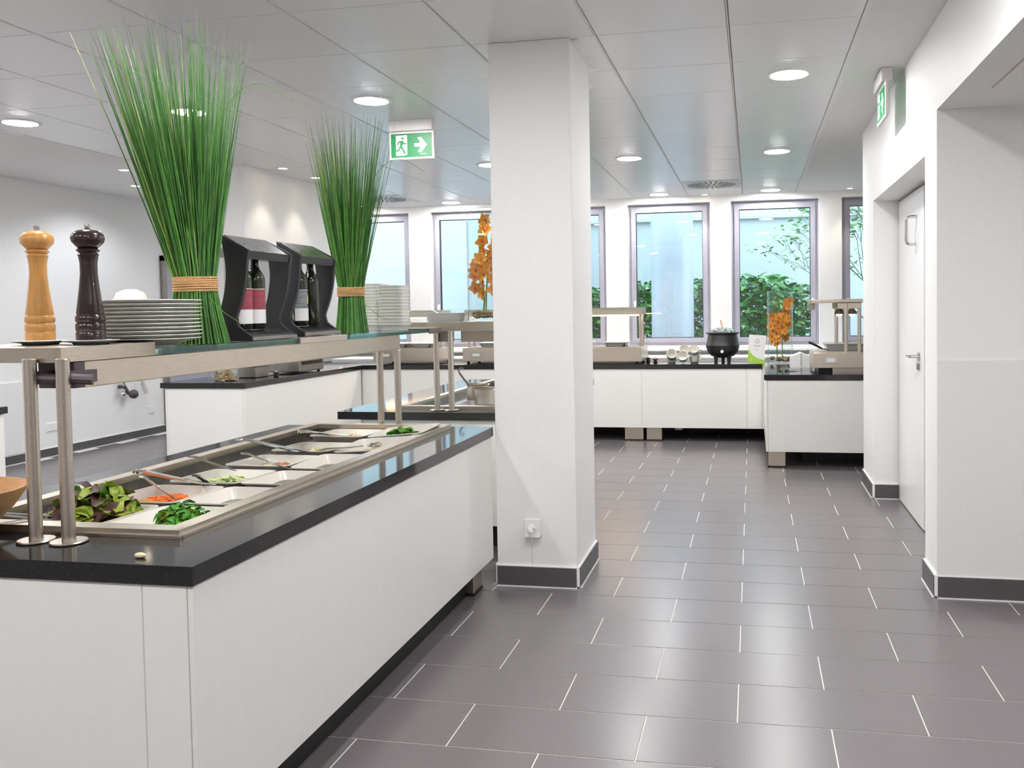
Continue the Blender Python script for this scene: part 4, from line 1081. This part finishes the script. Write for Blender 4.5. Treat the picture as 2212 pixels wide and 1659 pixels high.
# soup kettle
t = thing('soup_kettle', 'round black soup kettle on short legs by the windows', 'soup kettle', (-.243, 5.36, ZG1))
g = G(); g.lathe([(0, .052), (.06, .054), (.115, .072), (.152, .110), (.169, .160), (.170, .175), (.174, .180), (.172, .188), (.166, .196), (.156, .250), (.147, .292), (.165, .300), (.172, .306), (.170, .314), (.150, .316), (.140, .308), (.140, .290), (0, .290)], seg=44); build('pot_body', g, 'cauldron', t, world=False, smooth=50)
for a in (-.9, -2.25, 1.57):
    g = G(); g.lathe([(0, .0005), (.018, .0005), (.017, .02), (.022, .06), (.030, .085), (0, .09)], .105*math.cos(a), .105*math.sin(a), 0, 16); build('leg', g, 'cauldron', t, world=False)
g = G(); g.tube([(.0, -.168, .125), (.0, -.182, .125)], .016, 14); build('dial', g, 'white_trim', t, world=False)
g = G(); g.ball((-.004, -.1665, .205), .004, 8, 6); build('indicator_lamp', g, 'label_red', t, world=False)
g = G(); g.lathe([(.138, .316), (.128, .335), (.09, .352), (.04, .362), (.012, .364), (0, .364)], seg=36); ld_ = build('glass_lid', g, 'glass_edge2', t, world=False, smooth=60)
g = G(); g.cyl(0, 0, .300, .304, .139, 32); build('soup', g, 'soup', t, world=False)
rr = random.Random(77); pc0 = None
for k in range(16):
    a = rr.uniform(0, 2*PI); q = math.sqrt(rr.random())*.10
    loc = (-.243 + q*math.cos(a), 5.36 + q*math.sin(a), ZG1 + .316 + .03*(1 - (q/.11)**2))
    if pc0 is None:
        g = G(); g.lathe([(0, 0), (.016, 0), (.022, .014), (.020, .014), (.014, .003), (0, .003)], seg=14); pc0 = tag(build('tasting_cup', g, 'porcelain'), 'tiny pale tasting cup heaped on the black soup kettle', 'cup', 'tiny cups heaped on the kettle'); o = pc0
    else: o = pc0.copy(); COL.objects.link(o)
    o.location = loc; o.rotation_euler = (rr.uniform(-1, 1), rr.uniform(-1, 1), 0)
t = thing('soup_ladle', 'wooden ladle handle sticking up from the soup kettle', 'ladle', (-.24, 5.36, ZG1 + .31))
g = G(); g.tube([(-.235, 5.36, ZG1 + .325), (-.262, 5.36, ZG1 + .440)], [.007, .005], 8); build('handle', g, 'wood_bowl', t)
# cups
def cup(loc, rot, label):
    t = thing('coffee_cup', label, 'cup', loc, group='cream cups beside the kettle')
    g = G(); g.lathe([(0, .004), (.024, .004), (.026, 0), (.030, .002), (.038, .02), (.042, .062), (.043, .064), (.041, .064), (.036, .022), (.026, .008), (0, .008)], seg=32); build('cup_body', g, 'cream_cup', t, world=False, smooth=50)
    g = G(); g.tube([(.041, 0, .050), (.058, 0, .050), (.064, 0, .036), (.056, 0, .022), (.040, 0, .018)], .005, 8); build('handle', g, 'cream_cup', t, world=False)
    t.rotation_euler = rot
    return t
SCU = 1.28
c0 = cup((-.775, 5.40, ZG1 + .060), (1.05, .0, .15), 'cream cup lying open to the front, leftmost by the kettle')
CUPS = [c0, cup((-.775, 5.43, ZG1 + .001), (0, 0, .3), 'upright cream cup beneath the leftmost tilted cup'),
 cup((-.650, 5.38, ZG1 + .040), (1.05, 0, .0), 'lower cream cup tilted to the front in the middle group'),
 cup((-.648, 5.44, ZG1 + .095), (.95, 0, .2), 'upper cream cup tilted on top of the middle group'),
 cup((-.535, 5.40, ZG1 + .001), (0, 0, -.1), 'upright cream cup nearest the kettle, lower of two'),
 cup((-.535, 5.40, ZG1 + .090), (.8, 0, .0), 'tilted cream cup on top of the cup nearest the kettle')]
for c_ in CUPS: c_.scale = (SCU, SCU, SCU)
def salt_dish(x, y, z, label):
    t = thing('salt_shaker', label, 'salt shaker', (x, y, z), group='small dark shakers')
    g = G(); g.lathe([(0, 0), (.022, 0), (.024, .010), (.016, .018), (.018, .026), (.030, .034), (.028, .040), (0, .040)], seg=20); build('body', g, 'black_plastic', t, world=False)
    g = G(); g.lathe([(0, .040), (.012, .040), (.010, .055), (0, .058)], seg=14); build('cap', g, 'chrome', t, world=False)
salt_dish(-.945, 5.42, ZG1 + .0005, 'small dark shaker between the warmer and the cups'); salt_dish(-1.045, 5.62, ZG1 + .0005, 'small dark shaker half hidden by the warmer')
salt_dish(-4.24, 3.60, ZG1 + .0005, 'small dark shaker on the left counter arm')
# menu card
t = thing('menu_card', 'white standing menu card with a green corner beside the vase', 'menu card', (.09, 5.27, ZG1))
M = Matrix.Translation((.092, 5.26, ZG1 + .001)) @ Matrix.Rotation(math.radians(-12), 4, 'X') @ Matrix.Rotation(math.radians(4), 4, 'Y')
def cardpart(nm, poly, m_, y0=-.0012, par=None):
    g = G(); g.prism(poly, 'y', y0, y0 + .001); g.xf(M); return build(nm, g, m_, par or t)
cd = cardpart('card', [(-.085, 0), (.085, 0), (.085, .290), (-.085, .290)], 'label_white', 0)
arc = [(-.085, .018), (.085, .018), (.085, .040)] + [(.085 - .165*math.sin(PI/2*u/8), .165 - .125*math.cos(PI/2*u/8)) for u in range(1, 9)] + [(-.085, .165)]
cardpart('green_corner', arc, 'card_green', par=cd)
ring_o = [(.0 + .020*math.cos(k*PI/12), .225 + .020*math.sin(k*PI/12)) for k in range(24)]
g = G()
for k in range(24):
    k2 = (k + 1) % 24; a = (ring_o[k], ring_o[k2]); f = lambda p: (p[0]*.8, .225 + (p[1] - .225)*.8)
    g.prism([a[0], a[1], f(a[1]), f(a[0])], 'y', -.0014, -.0002)
g.xf(M); build('logo_ring', g, 'ink', cd)
cardpart('text_line', [(-.035, .177), (.035, .177), (.035, .181), (-.035, .181)], 'ink', par=cd)
cardpart('text_line', [(-.006, .135), (.006, .135), (.006, .138), (-.006, .138)], 'ink', par=cd)
cardpart('white_line', [(-.060, .036), (-.035, .036), (-.035, .043), (-.060, .043)], 'label_white', -.0024, cd)
cardpart('foot', [(-.085, 0), (.085, 0), (.085, .016), (-.085, .016)], 'card_green', -.0024, cd)
# left counter arm: jar of nuts, steel box, toaster
t = thing('storage_jar', 'glass jar of nuts with wire clip on the left counter', 'jar', (-4.47, 3.17, ZG1))
g = G(); g.lathe([(0, .0005), (.092, .0005), (.098, .008), (.098, .105), (.088, .118), (.085, .118), (.094, .103), (.094, .012), (0, .008)], seg=32); build('jar_body', g, 'glass_clear', t, world=False, smooth=50)
g = G(); g.lathe([(0, .118), (.09, .118), (.092, .124), (.085, .132), (0, .136)], seg=32); build('lid', g, 'glass_edge2', t, world=False)
g = G(); g.tube([(-.10, 0, .10), (-.145, -.01, .085), (-.155, -.01, .05), (-.12, 0, .025), (-.098, 0, .02)], .004, 8); build('wire_clip', g, 'steel_dark', t, world=False)
bits('mixed_nuts', 'brown mixed nuts filling the glass jar', 'nuts', (-4.47, 3.17, ZG1 + .014), .080, .080, .075, 260, (.020, .016, .014), ['nuts', 'pebble_b'], 71)
t = thing('steel_canister', 'low steel canister behind the jar of nuts', 'canister', (-4.40, 3.48, ZG1))
g = G(); g.box(-4.50, -4.32, 3.40, 3.62, ZG1 + .001, ZG1 + .10, bev=.006); build('box', g, 'steel_dark', t)
g = G(); g.box(-4.505, -4.315, 3.395, 3.625, ZG1 + .10, ZG1 + .112, bev=.003); build('lid', g, 'steel', t)
t = thing('toaster', 'steel toaster with dark slot on the left counter', 'toaster', (-4.30, 4.15, ZG1))
g = G(); g.box(-4.52, -4.19, 3.94, 4.42, ZG1 + .012, ZG1 + .20, bev=.008); build('body', g, 'steel_dark', t)
g = G(); g.box(-4.192, -4.186, 3.98, 4.38, ZG1 + .08, ZG1 + .112); build('slot', g, 'black_gloss', t)
g = G(); g.tube([(-4.25, 4.18, ZG1 + .185), (-4.13, 4.22, ZG1 + .175), (-4.10, 4.40, ZG1 + .175)], .012, 8); build('lever', g, 'black_plastic', t)
for fy in (3.98, 4.38):
    g = G(); g.cyl(-4.23, fy, ZG1 + .0005, ZG1 + .013, .014, 12); build('foot', g, 'black_plastic', t)

# ================================================================ OUTSIDE THE WINDOWS
g = G(); g.box(-12, 12, 6.93, 16.0, -.30, -.08)
struct('ground_courtyard', g, 'soil')
g = G(); g.box(-14, 14, 12.0, 12.4, -.3, 2.92); g.box(-14, 14, 12.10, 12.4, 2.92, 5.2); g.box(-14, 14, 11.92, 12.12, 2.90, 2.95)
struct('wall_courtyard', g, 'plaster_out')
g = G(); g.box(-9.5, -2.75, 9.3, 9.5, -.3, 4.5); struct('wall_courtyard_near', g, 'plaster_out')
g = G(); g.cyl(-1.035, 8.55, -.2, 5.0, .295, 40)
tag(build('courtyard_column', g, 'column_out'), 'round pale blue column outside the windows', 'column')
def shrub(x, y, h, r, label, seed, n=950):
    t = thing('laurel_shrub', label, 'shrub', (x, y, -.08), group='shrubs outside the windows')
    rr = random.Random(seed); g = G()
    for k in range(9):
        a = rr.uniform(0, 2*PI); q = rr.uniform(.2, .7)*r
        g.tube([(0, 0, 0), (q*.4*math.cos(a), q*.4*math.sin(a), h*.4), (q*math.cos(a), q*math.sin(a), h*rr.uniform(.75, .98))], [.018, .013, .005], 6)
    build('branches', g, 'bark', t, world=False)
    g = G()
    for k in range(n):
        a = rr.uniform(0, 2*PI); q = r*math.sqrt(rr.random()); u = rr.betavariate(2.2, 1.3)
        z = h*u + .06*rr.random()
        g.mi = 0 if rr.random() < .55 else 1
        leaf(g, (q*math.cos(a), q*math.sin(a), z), rr.uniform(.11, .20), rr, .35, .42)
    build('foliage', g, ['laurel', 'laurel_b'], t, world=False, kind='stuff')
shrub(-2.45, 9.7, 1.70, .38, 'glossy green shrub seen at the column edge through the window', 81)
shrub(-1.50, 9.7, 1.82, .40, 'glossy green shrub left of the round outdoor column', 82)
shrub(-.62, 9.8, 1.85, .40, 'glossy green shrub right of the round outdoor column', 83)
shrub(.16, 9.3, 1.86, .42, 'broad glossy green shrub behind the orange orchids', 84, 1100)
shrub(.62, 10.2, 1.72, .34, 'smaller glossy green shrub beside the outdoor tree', 85, 700)
t = thing('young_tree', 'slender young tree outside the rightmost windows', 'tree', (2.15, 9.3, -.08))
g = G(); rr = random.Random(91); tips = []
def branch(p, d, L, r, dep):
    d = d.normalized(); q = p + d*L; mid = p + d*L*.5 + Vector((rr.uniform(-.05, .05), rr.uniform(-.05, .05), .02))
    g.tube([p, mid, q], [r, r*.85, r*.65], 6)
    if dep == 0: tips.append(q); return
    if dep <= 2: tips.append(mid)
    for k in range(rr.choice((2, 3))):
        branch(q, d + Vector((rr.uniform(-.75, .55), rr.uniform(-.6, .6), rr.uniform(-.15, .55))), L*rr.uniform(.6, .82), r*.62, dep - 1)
for dx, dd in ((0, (-.10, 0, 1)), (.06, (.16, .1, 1)), (-.05, (-.28, .05, 1)), (.1, (.3, 0, .9))):
    branch(Vector((dx, 0, 0)), Vector(dd), 1.15, .018, 4)
build('trunk', g, 'bark', t, world=False)
g = G()
for p in tips:
    for k in range(6): leaf(g, p + Vector((rr.gauss(0, .12), rr.gauss(0, .12), rr.gauss(0, .08))), rr.uniform(.06, .10), rr, .3, .45, 2)
build('foliage', g, 'tree_leaf', t, world=False, kind='stuff')
